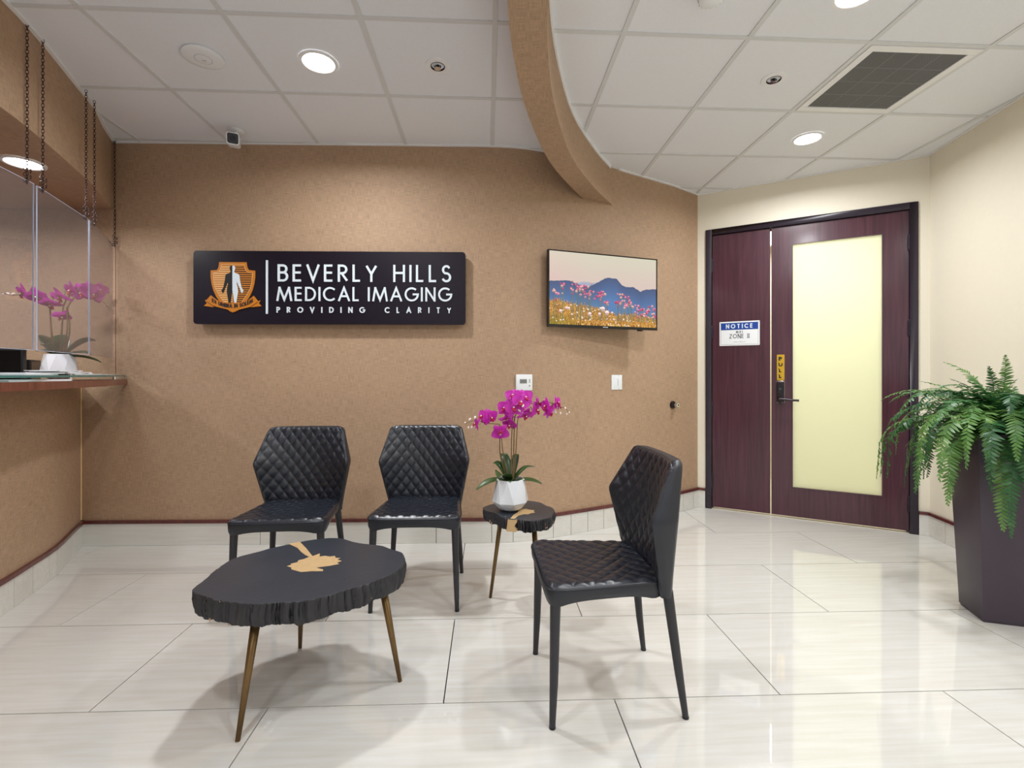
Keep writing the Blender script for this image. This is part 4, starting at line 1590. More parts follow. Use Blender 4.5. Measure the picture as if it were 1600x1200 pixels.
def chain(label, x, y, z0, z1, seed):
    """linked steel chain; the spare end doubles back near the bottom"""
    pitch, R, rad = 0.0155, 0.0075, 0.0016
    mb = MB()
    z = z1
    k = 0

    def link(cx, cy, cz, a, tilt):
        n1, n2 = 12, 5
        M = Matrix.Translation((cx, cy, cz)) @ Matrix.Rotation(a, 4, 'Z') @ Matrix.Rotation(tilt, 4, 'Y')
        o = len(mb.v)
        for i in range(n1):
            t = 2 * PI * i / n1
            c, s = math.cos(t), math.sin(t)
            for j in range(n2):
                p = 2 * PI * j / n2
                rr_ = 1 + rad / R * math.cos(p)
                mb.v.append(tuple(M @ Vector((R * 0.78 * c * rr_, rad * math.sin(p), (R * 1.30) * s * rr_))))
        for i in range(n1):
            for j in range(n2):
                i2, j2 = (i + 1) % n1, (j + 1) % n2
                mb.f.append((o + i * n2 + j, o + i2 * n2 + j, o + i2 * n2 + j2, o + i * n2 + j2))
    while z > z0:
        link(x, y, z, 0.4 + (k % 2) * PI / 2, 0)
        z -= pitch
        k += 1
    for i in range(5):
        link(x + (0.012 if i % 2 else -0.012), y + 0.004, z0 + 0.014 * i, 0.4 + (i % 2) * PI / 2, 0.2)
    mb.tube([(x, y, z0 + 0.004), (x, y, z0 - 0.02)], [0.002, 0.002], 6)
    ob = mb.build('hanging_chain', 'chain_metal', None, smooth=True)
    return tag(ob, label, 'chain', 'chains holding the clear panels')


for i, (p, q, lb) in enumerate((((-2.122, 2.318), PB, 'leftmost of the dark chains holding the clear panels'),
                                ((-2.150, 2.428), PC, 'second dark chain from the left edge above the counter'),
                                ((-2.284, 2.845), PD, 'third dark chain from the left edge, of the pair by the wall end'),
                                ((-2.325, 2.955), PE, 'fourth dark chain from the left edge, of the pair by the wall end'),
                                ((-2.572, 3.440), PF, 'dark chain hanging in the corner against the tan back wall'))):
    chain(lb, p[0] + 0.006, p[1], 2.085, CEIL - 0.004, i)


# ------------------------------------------------------------------ chairs
def quilt(x, z, dx, dz, amp):
    p, q = x / dx + z / dz, x / dx - z / dz
    s = abs(math.sin(PI * p)) * abs(math.sin(PI * q))
    return amp * (s ** 0.36)


def interp(x, xs_, ys_):
    return float(np.interp(x, xs_, ys_))


def smooth_profile(x, xs_, ys_):
    # interpolation softened over a short window
    return sum(interp(x + d, xs_, ys_) for d in (-0.010, -0.005, 0, 0.005, 0.010)) / 5


def make_chair(label):
    t = thing('dining_chair', label, 'chair', group='quilted black chairs')
    # --- backrest
    ZB, ZT = 0.415, 0.888
    nv_, nu_ = 124, 124
    zs_ = [ZB, 0.47, 0.695, 0.862, 0.892]
    ws_ = [0.203, 0.212, 0.256, 0.212, 0.202]

    def W(z):
        w = smooth_profile(z, zs_, ws_)
        if z > 0.868:
            k = (z - 0.868) / (ZT - 0.868)
            w -= 0.026 * (1 - math.sqrt(max(0, 1 - k * k)))
        return w

    def yc(z):
        return interp(z, [ZB, 0.5, ZT], [0.172, 0.172, 0.216])

    def A(z):
        return smooth_profile(z, [ZB, 0.5, 0.695, 0.86, ZT], [0.016, 0.036, 0.098, 0.030, 0.020])

    def yr(z):
        return interp(z, [ZB, 0.5, ZT], [0.208, 0.214, 0.250])

    def B(z):
        return smooth_profile(z, [ZB, 0.695, ZT], [0.008, 0.034, 0.012])
    mb = MB()
    idx = []
    for j in range(nv_ + 1):
        v = j / nv_
        z = ZB + (ZT - ZB) * v
        row = []
        for i in range(nu_ + 1):
            u = -1 + 2 * i / nu_
            w = W(z)
            x = u * w
            fade = min(1, (1 - abs(u)) * w / 0.016, (ZT - z) / 0.014)
            fade = max(0, fade) ** 0.7
            q = quilt(x, z - 0.45, 0.055, 0.075, 0.0072) * fade
            edge = 0.008 * (1 - max(0, min(1, (1 - abs(u)) * w / 0.012, (ZT - z) / 0.012))) ** 2
            y = yc(z) - A(z) * abs(u) ** 2.1 - q + edge
            mb.v.append((x, y, z))
            row.append(len(mb.v) - 1)
        idx.append(row)
    for a, b in zip(idx, idx[1:]):
        mb.quadstrip(a, b)
    tag(mb.build('backrest', 'leather', t, smooth=True), 'diamond quilted black backrest')
    # --- smooth rear shell with side returns
    mb = MB()
    idx = []
    nv2, nu2, ns = 48, 24, 5
    for j in range(nv2 + 1):
        z = ZB + (ZT - ZB) * j / nv2
        w = W(z)
        row = []
        yf = yc(z) - A(z) + 0.008
        ye = yr(z) - B(z)
        prof = []
        for k in range(ns):                              # side return, u=-1 from front to rear
            f = k / ns
            prof.append((-w - 0.004 * math.sin(PI * min(1, f * 1.2)), yf + (ye - 0.012 - yf) * f))
        for i in range(nu2 + 1):
            u = -1 + 2 * i / nu2
            rr_ = 0.012 * max(0, (abs(u) - 0.9) / 0.1) ** 2
            prof.append((u * (w - 0.001), yr(z) - B(z) * u * u - rr_))
        for k in range(ns):
            f = 1 - (k + 1) / ns
            prof.append((w + 0.004 * math.sin(PI * min(1, f * 1.2)), yf + (ye - 0.012 - yf) * f))
        for x, y in prof:
            mb.v.append((x, y, z))
            row.append(len(mb.v) - 1)
        idx.append(row)
    for a, b in zip(idx, idx[1:]):
        mb.quadstrip(b, a)
    for row, z in ((idx[0], ZB), (idx[-1], ZT)):
        # close top and bottom toward the front face curve
        n = len(row)
        fr = []
        for i in range(n):
            x = mb.v[row[i]][0]
            u = max(-1, min(1, x / max(1e-6, W(z))))
            mb.v.append((x, min(mb.v[row[i]][1], yc(z) - A(z) * abs(u) ** 2.1 + 0.008), z + (0.004 if z == ZT else 0) * (1 - abs(u) ** 6) * 0))
            fr.append(len(mb.v) - 1)
        if z == ZT:
            mb.quadstrip(row, fr)
        else:
            mb.quadstrip(fr, row)
    sh = mb.build('back_shell', 'leather_smooth', t, smooth=True, angle=50)
    # stitched piping along the fold
    for s in (-1, 1):
        pts = []
        for j in range(2, 41):
            z = ZB + (ZT - 0.012 - ZB) * j / 41
            pts.append((s * (W(z) - 0.002), yc(z) - A(z) + 0.006, z))
        MB().tube(pts, [0.0028] * len(pts), 6).build('piping', 'leather_smooth', sh, smooth=True)
    # --- seat pad
    mb = MB()
    n = 124
    Y0, Y1 = -0.252, 0.178
    idx = []
    for j in range(n + 1):
        row = []
        for i in range(n + 1):
            a, b = -1 + 2 * i / n, -1 + 2 * j / n
            # square to rounded square
            k = 0.14
            xx = a * math.sqrt(1 - k * b ** 8)
            yy = b * math.sqrt(1 - k * a ** 8)
            y = Y0 + (Y1 - Y0) * (yy + 1) / 2
            hw_ = 0.242 + (0.200 - 0.242) * (y - Y0) / (Y1 - Y0)
            x = xx * hw_
            d = min((1 - abs(a)) * hw_, (1 - abs(b)) * (Y1 - Y0) / 2)
            round_ = 0.015 * (1 - math.sqrt(max(0, 1 - max(0, 1 - d / 0.024) ** 2)))
            fade = max(0, min(1, (d - 0.008) / 0.012))
            z = 0.482 - round_ + quilt(x, y, 0.064, 0.064, 0.0066) * fade - 0.010 * (1 - (y / 0.25) ** 2) * (1 - (x / 0.25) ** 2)
            z += 0.004 * (y < -0.1) * 0
            mb.v.append((x, y, z))
            row.append(len(mb.v) - 1)
        idx.append(row)
    for a, b in zip(idx, idx[1:]):
        mb.quadstrip(a, b)
    tag(mb.build('seat', 'leather', t, smooth=True), 'diamond quilted black seat pad')
    # --- seat skirt
    pp = []
    ring = []
    per = 24
    for side in range(4):
        for q in range(per):
            f = -1 + 2 * q / per
            a, b = ((f, -1), (1, f), (-f, 1), (-1, -f))[side]
            k = 0.14
            xx, yy = a * math.sqrt(1 - k * b ** 8), b * math.sqrt(1 - k * a ** 8)
            y = Y0 + (Y1 - Y0) * (yy + 1) / 2
            hw_ = 0.242 + (0.200 - 0.242) * (y - Y0) / (Y1 - Y0)
            ring.append((xx * hw_, y, abs(f)))
    mb = MB()
    rows = []
    for (zc, inset, wob) in ((0.4695, 0.001, 0), (0.466, -0.001, 0), (0.446, -0.0005, 0), (0.428, 0.002, 0.8), (0.411, 0.009, 1.0), (0.416, 0.03, 0.6)):
        row = []
        for (x, y, f) in ring:
            l = math.hypot(x, y)
            arch = 0.016 * (1 - min(1, f * 1.15) ** 4) * wob
            mb.v.append((x * (1 - inset / l), y * (1 - inset / l), zc + arch))
            row.append(len(mb.v) - 1)
        rows.append(row)
    m_ = len(ring)
    for a, b in zip(rows, rows[1:]):
        for i in range(m_):
            i2 = (i + 1) % m_
            mb.f.append((a[i], b[i], b[i2], a[i2]))
    mb.f.append(tuple(rows[-1][::-1]))
    skirt = mb.build('seat_skirt', 'leather_smooth', t, smooth=True, angle=60, fix=True)
    pp = [(x * 1.002, y * 1.002, 0.4695) for x, y, f in ring] + [(ring[0][0] * 1.002, ring[0][1] * 1.002, 0.4695)]
    MB().tube(pp, [0.0024] * len(pp), 6, cap=False).build('piping', 'leather_smooth', skirt, smooth=True)
    # --- legs
    for s in (-1, 1):
        MB().tube([(s * 0.216, -0.228, 0.004), (s * 0.212, -0.222, 0.15), (s * 0.204, -0.215, 0.43)], [0.0105, 0.0145, 0.0185], 18).build('leg', 'leg_metal', t, smooth=True, angle=50)
        MB().tube([(s * 0.206, 0.240, 0.004), (s * 0.198, 0.220, 0.15), (s * 0.176, 0.188, 0.43)], [0.0105, 0.0145, 0.0190], 18).build('leg', 'leg_metal', t, smooth=True, angle=50)
    for x, y in ((-0.216, -0.228), (0.216, -0.228), (-0.206, 0.240), (0.206, 0.240)):
        MB().lathe([(0.010, 0.0), (0.0115, 0.001), (0.0115, 0.006)], 16, x, y).build('foot_cap', 'black_plastic', t)
    return t


def copy_tree(o, parent=None):
    c = o.copy()
    COL.objects.link(c)
    c.parent = parent
    for ch in list(o.children):
        copy_tree(ch, c)
    return c


ch1 = make_chair('quilted black leather chair at the left, partly behind the coffee table')
ch1.location = (-1.037, 2.625, 0)
ch1.rotation_euler = (0, 0, math.radians(2.0))
ch2 = copy_tree(ch1)
ch2['label'] = 'quilted black leather chair in the middle, left of the orchid side table'
ch2.location = (-0.366, 2.655, 0)
ch2.rotation_euler = (0, 0, math.radians(-1))
ch3 = copy_tree(ch1)
ch3['label'] = 'quilted black leather chair in front, turned sideways with its back to the door'
ch3.location = (0.438, 1.828, 0)
ch3.rotation_euler = (0, 0, math.radians(-88.2))


# ------------------------------------------------------------------ live-edge tables
def slab_table(name, label, outline, ztop, thick, inlay, side_inlay, legs, seed, grp):
    cx = sum(p[0] for p in outline) / len(outline)
    cy = sum(p[1] for p in outline) / len(outline)
    t = thing(name, label, 'table', (cx, cy, 0), 0)
    loc = [(x - cx, y - cy) for x, y in outline]
    ring = catmull(loc, 38, closed=True)
    rng = random.Random(seed)
    n = len(ring)
    # bark: grooves that run down the edge
    gro = [0.0] * n
    for _ in range(int(n * 0.30)):
        c, w, d = rng.randrange(n), rng.choice((1, 2, 2, 3, 4, 6)), rng.uniform(0.003, 0.015)
        for k in range(-w, w + 1):
            gro[(c + k) % n] = max(gro[(c + k) % n], d * (1 - abs(k) / (w + 0.6)))
    ph = [rng.uniform(0, 6) for _ in range(4)]
    mb = MB()
    rows = []
    def fq(k):
        return 2 * PI * max(1, round(k * n / (2 * PI))) / n
    zrows = [(ztop, 0.004, 0.1), (ztop - 0.0015, 0.0012, 0.3), (ztop - 0.012, 0.0, 0.8), (ztop - thick * 0.35, -0.003, 1.0), (ztop - thick * 0.65, -0.001, 1.0),
             (ztop - thick * 0.92, 0.003, 0.9), (ztop - thick, 0.008, 0.6)]
    for r, (z, ins, g) in enumerate(zrows):
        row = []
        for i, (x, y) in enumerate(ring):
            l = math.hypot(x, y)
            k = gro[(i + int(2.2 * math.sin(r * 1.3 + i * 0.02))) % n] * g
            wv = (0.0022 * math.sin(i * fq(0.115) + r * 0.5 + ph[0]) + rng.uniform(-0.0009, 0.0009)) * (g > 0.5) + 0.0055 * math.sin(i * fq(0.048) + ph[1]) + 0.003 * math.sin(i * fq(0.071) + ph[0]) + 0.0018 * math.sin(i * fq(0.11) + ph[3])
            zz = z + (0.003 * math.sin(i * fq(0.085) + ph[2]) + 0.002 * math.sin(i * fq(0.21) + ph[3]) if r == len(zrows) - 1 else 0)
            s = 1 - (ins + k + wv) / l
            mb.v.append((x * s, y * s, zz))
            row.append(len(mb.v) - 1)
        rows.append(row)
    for a, b in zip(rows, rows[1:]):
        for i in range(n):
            i2 = (i + 1) % n
            mb.f.append((b[i], b[i2], a[i2], a[i]))
    mb.f.append(tuple(rows[-1][::-1]))
    slab = mb.build('slab_edge', 'table_side', t, smooth=True, angle=50, fix=True)
    tag(slab, 'rough black bark edge')
    tb = MB()
    tb.v = [mb.v[i] for i in rows[0]] + [(x, y, z - 0.002) for x, y, z in (mb.v[i] for i in rows[0])]
    tb.f = [tuple(range(n)), tuple(range(2 * n - 1, n - 1, -1))] + [(i, n + i, n + (i + 1) % n, (i + 1) % n) for i in range(n)]
    tag(tb.build('table_top', 'table_black', t, fix=True), 'smooth black painted top face')
    # worn flecks of bare wood on the edge
    fl = MB()
    for _ in range(26):
        i = rng.randrange(n)
        x, y = ring[i]
        l = math.hypot(x, y)
        tx, ty = -y / l, x / l
        zc = ztop - thick * rng.choice((0.05, 0.5, 0.8, 0.95, 0.97))
        w, h = rng.uniform(0.0008, 0.002), rng.uniform(0.002, 0.007)
        sx_, sy_ = x * (1 - 0.0085 / l), y * (1 - 0.0085 / l)
        ox, oy = x / l * 0.0022, y / l * 0.0022
        fl.add([(sx_ - tx * w + ox, sy_ - ty * w + oy, zc - h), (sx_ + tx * w + ox, sy_ + ty * w + oy, zc - h),
                (sx_ + tx * w + ox, sy_ + ty * w + oy, zc + h), (sx_ - tx * w + ox, sy_ - ty * w + oy, zc + h),
                (sx_ - tx * w - ox, sy_ - ty * w - oy, zc - h), (sx_ + tx * w - ox, sy_ + ty * w - oy, zc - h),
                (sx_ + tx * w - ox, sy_ + ty * w - oy, zc + h), (sx_ - tx * w - ox, sy_ - ty * w - oy, zc + h)],
               [(0, 1, 2, 3), (4, 7, 6, 5), (0, 4, 5, 1), (1, 5, 6, 2), (2, 6, 7, 3), (3, 7, 4, 0)])
    tag(fl.build('bare_wood_fleck', 'raw_wood', slab), kind='stuff')
    il_ = MB().prism([(x - cx, y - cy) for x, y in inlay], ztop - 0.003, ztop + 0.0009).build('inlay', 'inlay_brass', t)
    tag(il_, 'jagged gold metal inlay')
    if side_inlay:
        (x0, y0), (x1, y1) = side_inlay
        dx, dy = x1 - x0, y1 - y0
        l = math.hypot(dx, dy)
        nx, ny = dy / l, -dx / l
        pts = []
        m2 = MB()
        st = 9
        rowA, rowB = [], []
        for q in range(st + 1):
            f = q / st
            wob = 0.004 * math.sin(q * 1.9)
            z = ztop + 0.0005 - thick * 1.0 * f
            for rw, (bx, by) in ((rowA, (x0 - cx - dx * 0.2 * f, y0 - cy - dy * 0.2 * f)), (rowB, (x1 - cx + dx * 0.15 * math.sin(q), y1 - cy + dy * 0.15 * math.sin(q)))):
                for dd in (0.007, -0.02):
                    m2.v.append((bx + nx * (dd + 0.001), by + ny * (dd + 0.001), z))
                    rw.append(len(m2.v) - 1)
        for q in range(st):
            m2.f.append((rowA[2 * q], rowB[2 * q], rowB[2 * q + 2], rowA[2 * q + 2]))
            m2.f.append((rowA[2 * q + 1], rowA[2 * q + 3], rowB[2 * q + 3], rowB[2 * q + 1]))
            m2.f.append((rowA[2 * q], rowA[2 * q + 2], rowA[2 * q + 3], rowA[2 * q + 1]))
            m2.f.append((rowB[2 * q], rowB[2 * q + 1], rowB[2 * q + 3], rowB[2 * q + 2]))
        tag(m2.build('inlay', 'inlay_brass', t, fix=True), 'gold metal inlay running down the edge')
    for (bx, by), (tx, ty) in legs:
        lg_ = MB()
        lg_.tube([(bx - cx, by - cy, 0.001), (tx - cx, ty - cy, ztop - thick + 0.012)], [0.0078, 0.0165 if thick > 0.06 else 0.0125], 48, flutes=12)
        lg_.build('leg', 'leg_brass', t, smooth=True)
    return t


slab_table('coffee_table', 'large low black live-edge coffee table with gold inlay and three brass legs',
           [(-0.999, 1.690), (-0.923, 1.636), (-0.851, 1.602), (-0.734, 1.583), (-0.660, 1.598), (-0.573, 1.606), (-0.484, 1.664), (-0.432, 1.721),
            (-0.360, 1.795), (-0.320, 1.894), (-0.350, 2.010), (-0.425, 2.073), (-0.495, 2.114), (-0.564, 2.150), (-0.640, 2.192), (-0.733, 2.208),
            (-0.816, 2.179), (-0.909, 2.112), (-0.956, 2.062), (-1.018, 1.975), (-1.036, 1.870), (-1.026, 1.767)], 0.450, 0.077,
           [(-0.774, 1.892), (-0.762, 1.905), (-0.768, 1.915), (-0.748, 1.930), (-0.752, 1.950), (-0.735, 1.962), (-0.722, 1.985), (-0.745, 2.005), (-0.775, 2.04), (-0.81, 2.09), (-0.868, 2.142),
            (-0.829, 2.166), (-0.770, 2.082), (-0.74, 2.035), (-0.712, 1.992), (-0.705, 2.002), (-0.692, 2.020), (-0.682, 1.986), (-0.66, 1.992), (-0.641, 1.982), (-0.622, 1.99), (-0.612, 1.968), (-0.592, 1.966),
            (-0.600, 1.948), (-0.578, 1.935), (-0.592, 1.918), (-0.579, 1.905), (-0.610, 1.888), (-0.640, 1.878), (-0.655, 1.872), (-0.622, 1.852), (-0.619, 1.838), (-0.66, 1.840),
            (-0.698, 1.834), (-0.722, 1.848), (-0.745, 1.862), (-0.752, 1.880)],
           None, [((-0.810, 1.600), (-0.788, 1.690)), ((-0.339, 1.879), (-0.412, 1.893)), ((-0.816, 2.134), (-0.773, 2.042))], 11, 'tables')
slab_table('side_table', 'small black live-edge side table with gold inlay holding the orchid',
           [(-0.023, 2.492), (0.010, 2.548), (0.062, 2.575), (0.132, 2.606), (0.225, 2.612), (0.296, 2.572), (0.316, 2.505), (0.338, 2.440), (0.336, 2.382),
            (0.309, 2.312), (0.262, 2.272), (0.200, 2.256), (0.160, 2.262), (0.115, 2.283), (0.071, 2.325), (0.025, 2.387), (-0.013, 2.433)], 0.500, 0.058,
           [(0.108, 2.292), (0.128, 2.288), (0.15, 2.34), (0.178, 2.362), (0.200, 2.358), (0.215, 2.378), (0.236, 2.385), (0.230, 2.408), (0.238, 2.428), (0.208, 2.440), (0.196, 2.455), (0.172, 2.445),
            (0.155, 2.420), (0.150, 2.395), (0.128, 2.355)],
           ((0.098, 2.289), (0.134, 2.277)), [((0.014, 2.560), (0.070, 2.500)), ((0.251, 2.345), (0.228, 2.372)), ((0.285, 2.600), (0.240, 2.525))], 23, 'tables')


# ------------------------------------------------------------------ orchids
def petal_mesh(name, length, width, tip, cup, mat='orchid_petal'):
    nu_, nv_ = 6, 7
    vs, fs, uvs = [], [], []
    for j in range(nv_ + 1):
        v = j / nv_
        prof = math.sin(PI * min(1, 0.06 + 0.94 * v ** tip)) ** 0.62 * width / 2
        if j == nv_:
            prof = width * 0.06
        if j == 0:
            prof = width * 0.09
        for i in range(nu_ + 1):
            u = -1 + 2 * i / nu_
            vs.append((u * prof, cup * (u * u * 0.6 + (v - 0.25) ** 2 * 1.6) * length - 0.03 * length * math.sin(3 * u + 4 * v) * 0.5, v * length))
            uvs.append((u * 0.5 + 0.5, v))
    for j in range(nv_):
        for i in range(nu_):
            a = j * (nu_ + 1) + i
            fs.append((a, a + 1, a + nu_ + 2, a + nu_ + 1))
    me = bpy.data.meshes.new(name)
    me.from_pydata(vs, [], fs)
    ul = me.uv_layers.new(name='UVMap')
    for lp in me.loops:
        ul.data[lp.index].uv = uvs[lp.vertex_index]
    me.materials.append(MATS[mat])
    me.polygons.foreach_set('use_smooth', [True] * len(me.polygons))
    return me


ME_PETAL = petal_mesh('petal', 0.042, 0.050, 0.8, -0.10)
ME_SEPAL = petal_mesh('sepal', 0.042, 0.032, 0.85, 0.10)
lipmb = MB()
lipmb.lathe([(0.002, -0.004), (0.006, 0.0), (0.0075, 0.006), (0.005, 0.012), (0.002, 0.015)], 10)
lipmb.tube([(0, -0.008, -0.002), (0, -0.012, -0.010), (0, -0.008, -0.018)], [0.006, 0.0065, 0.002], 8)
lipmb.tube([(-0.001, -0.004, 0), (-0.010, -0.010, -0.001), (-0.011, -0.012, 0.005)], [0.004, 0.004, 0.001], 6)
lipmb.tube([(0.001, -0.004, 0), (0.010, -0.010, -0.001), (0.011, -0.012, 0.005)], [0.004, 0.004, 0.001], 6)
ME_LIP = lipmb.mesh('lip', 'orchid_lip', smooth=True)
colmb = MB()
colmb.lathe([(0.001, -0.003), (0.0035, -0.002), (0.0042, 0.001), (0.0015, 0.004)], 10)
ME_COLUMN = colmb.mesh('column', 'bud', smooth=True)
budmb = MB()
budmb.lathe([(0.001, -0.011), (0.005, -0.006), (0.0072, 0.001), (0.0055, 0.008), (0.001, 0.012)], 12)
ME_BUD = budmb.mesh('bud', 'bud', smooth=True)


def orchid_leaf_mesh(length, width, rise, droop, twist, seed):
    n, m_ = 12, 6
    mb = MB()
    idx = []
    for j in range(n + 1):
        v = j / n
        w = width / 2 * math.sin(PI * (0.10 + 0.88 * v)) ** 0.7
        z = rise * math.sin(v * PI * 0.5) - droop * v * v
        yv = v * length * (1 - 0.15 * abs(rise) * v)
        row = []
        for i in range(m_ + 1):
            u = -1 + 2 * i / m_
            mb.v.append((u * w, yv, z + abs(u) * w * 0.45 + u * w * twist * v))
            row.append(len(mb.v) - 1)
        idx.append(row)
    o = len(mb.v)
    mb.v += [(x, y, z - 0.0018) for x, y, z in mb.v]
    for a, b in zip(idx, idx[1:]):
        mb.quadstrip(a, b)
        mb.quadstrip([i + o for i in b], [i + o for i in a])
    for row in (0, m_):
        for j in range(n):
            p, q = idx[j][row], idx[j + 1][row]
            mb.f.append((p, q, q + o, p + o))
    return mb.mesh('leaf', 'orchid_leaf', smooth=True)


def make_pot(parent, n=8, rot=0.2):
    """white low-poly pot: tapers up from a wide shoulder, cone foot below"""
    mb = MB()

    def ring(r, z, k, a0):
        o = len(mb.v)
        for i in range(k):
            t = a0 + 2 * PI * i / k
            mb.v.append((r * math.cos(t), r * math.sin(t), z))
        return [o + i for i in range(k)]
    r0 = ring(0.040, 0.0, 40, rot)
    r0b = ring(0.062, 0.012, 40, rot)
    r1 = ring(0.094, 0.047, n, rot)
    r2 = ring(0.073, 0.158, n, rot + PI / n)
    r3 = ring(0.067, 0.158, n, rot + PI / n)
    r4 = ring(0.070, 0.120, n, rot + PI / n)
    mb.f.append(tuple(r0[::-1]))
    for i in range(40):
        mb.f.append((r0[i], r0[(i + 1) % 40], r0b[(i + 1) % 40], r0b[i]))
    per = 40 // n
    for i in range(n):
        for k in range(per):
            a = (i * per + k) % 40
            b = (a + 1) % 40
            mb.f.append((r0b[a], r0b[b], r1[i] if k < per / 2 else r1[(i + 1) % n]))
        mid = r0b[(i * per + (per + 1) // 2) % 40]
        mb.f.append((r1[i], mid, r1[(i + 1) % n]))
        mb.f.append((r1[i], r1[(i + 1) % n], r2[i]))
        mb.f.append((r1[(i + 1) % n], r2[(i + 1) % n], r2[i]))
        mb.f.append((r2[i], r2[(i + 1) % n], r3[(i + 1) % n], r3[i]))
        mb.f.append((r3[i], r3[(i + 1) % n], r4[(i + 1) % n], r4[i]))
    mb.f.append(tuple(r4))
    p = mb.build('pot', 'white_ceramic', parent, fix=True)
    tag(p, 'white faceted ceramic pot')
    MB().lathe([(0.064, 0.118), (0.05, 0.135), (0.004, 0.142)], 20, cap0=False).build('potting_moss', 'soil', parent, smooth=True)
    return p


def make_orchid(label, loc, rz, stems, flowers, buds, leaves, seed, thick=0.0034, fscale=1.16):
    t = thing('potted_orchid', label, 'potted orchid', loc, rz, 'potted orchids')
    rng = random.Random(seed)
    make_pot(t)
    for st in stems:
        pts = catmull(st, 6)
        r0 = thick
        tb = MB().tube(pts, [r0 * (1 - 0.62 * i / len(pts)) for i in range(len(pts))], 8)
        tb.build('stem', 'stem_brown', t, smooth=True)
    for (x, y, z, az, el, roll, sc) in flowers:
        f = bpy.data.objects.new('flower', None)
        f.empty_display_size = 0.02
        COL.objects.link(f)
        f.parent = t
        # flower faces its local -y
        M = Matrix.Translation((x, y, z)) @ Matrix.Rotation(math.radians(az), 4, 'Z') @ Matrix.Rotation(math.radians(el), 4, 'X') @ Matrix.Rotation(math.radians(roll), 4, 'Y')
        f.matrix_local = M @ Matrix.Scale(sc * fscale, 4)
        for a, me_, dy in ((72, ME_PETAL, 0.0), (-72, ME_PETAL, 0.0), (0, ME_SEPAL, 0.003), (138, ME_SEPAL, 0.003), (-138, ME_SEPAL, 0.003)):
            p = link_mesh('petal', me_, f)
            p.matrix_local = Matrix.Translation((0, dy, 0)) @ Matrix.Rotation(math.radians(a), 4, 'Y') @ Matrix.Rotation(math.radians(rng.uniform(-10, 6)), 4, 'X')
        p = link_mesh('lip', ME_LIP, f)
        p.scale = (0.8, 0.8, 0.8)
        p.location = (0, -0.006, -0.004)
        p = link_mesh('column', ME_COLUMN, f)
        p.location = (0, -0.010, 0.003)
        # short pedicel behind
        MB().tube([(0, 0.002, 0), (0, 0.016, -0.004), (0.003, 0.028, 0.006)], [0.0018, 0.0016, 0.0016], 6).build('pedicel', 'stem_green', f, smooth=True)
    for (x, y, z, s) in buds:
        b = link_mesh('bud', ME_BUD, t)
        b.location = (x, y, z)
        b.scale = (s, s, s)
        b.rotation_euler = (rng.uniform(-0.6, 0.6), rng.uniform(0.4, 1.4), rng.uniform(0, 3))
    for (az, L_, w, rise, droop, tw) in leaves:
        lf = link_mesh('leaf', orchid_leaf_mesh(L_, w, rise, droop, tw, 0), t)
        lf.location = (0.012 * -math.sin(math.radians(az)), 0.012 * math.cos(math.radians(az)), 0.140)
        lf.rotation_euler = (0, 0, math.radians(az))
    return t


K = 5.66e-4


def oz(zx, zy, y=0.0):
    return ((zx - 410) * K, y, (1175 - zy) * K)


st_main = [
    [(-0.012, 0.012, 0.13), oz(322, 700, 0.01), oz(315, 560, 0.0), oz(318, 420, -0.01), oz(270, 400, -0.02), oz(190, 390, -0.03), oz(100, 365, -0.04), oz(15, 392, -0.05)],
    [(-0.006, 0.0, 0.13), oz(350, 690, 0.0), oz(335, 560, -0.01), oz(330, 450, -0.02)],
    [(0.004, 0.0, 0.13), oz(420, 700, 0.0), oz(424, 500, 0.0), oz(432, 350, -0.01), oz(430, 240, -0.02), oz(440, 170, -0.03)],
    [(0.010, -0.004, 0.13), oz(440, 700, 0.01), oz(445, 500, 0.01), oz(455, 330, 0.0), oz(540, 230, -0.01), oz(650, 220, 0.0), oz(730, 200, 0.0), oz(830, 240, 0.0), oz(900, 262, 0.0), oz(940, 298, 0.0)],
    [(0.014, 0.006, 0.13), oz(458, 700, 0.02), oz(470, 500, 0.02), oz(480, 360, 0.01), oz(520, 300, 0.0)],
]


def FL(zx, zy, y, az, el, roll, sc=1.0):
    x, _, z = oz(zx, zy)
    return (x, y, z, az, el, roll, sc)


fl_main = [FL(165, 335, -0.03, -55, -10, 10, 0.95), FL(235, 345, -0.02, 40, 15, -25, 0.95), FL(108, 395, -0.05, -70, -5, 30, 0.72),
           FL(322, 470, -0.04, 5, 30, 180, 1.0), FL(405, 410, 0.0, -20, 40, 20, 0.85), FL(375, 355, 0.0, 30, 55, 0, 0.9),
           FL(360, 262, -0.02, -25, -5, 15, 0.95), FL(445, 255, -0.05, -5, 0, -10, 1.0), FL(500, 205, -0.06, 10, -5, 25, 1.05),
           FL(435, 150, -0.03, -15, -20, 0, 0.9), FL(545, 165, -0.04, 20, -8, -20, 0.95), FL(480, 150, 0.0, 5, -30, 5, 0.9),
           FL(545, 325, 0.0, 30, 50, 10, 0.95), FL(640, 280, 0.0, 65, 15, -20, 1.0), FL(660, 215, 0.02, 80, 0, 15, 0.85),
           FL(735, 245, -0.02, -65, 5, -10, 1.0), FL(770, 295, 0.01, 60, 25, 20, 0.95), FL(830, 215, 0.0, 70, -5, 0, 0.85), FL(850, 245, 0.0, 85, 10, 20, 0.6)]
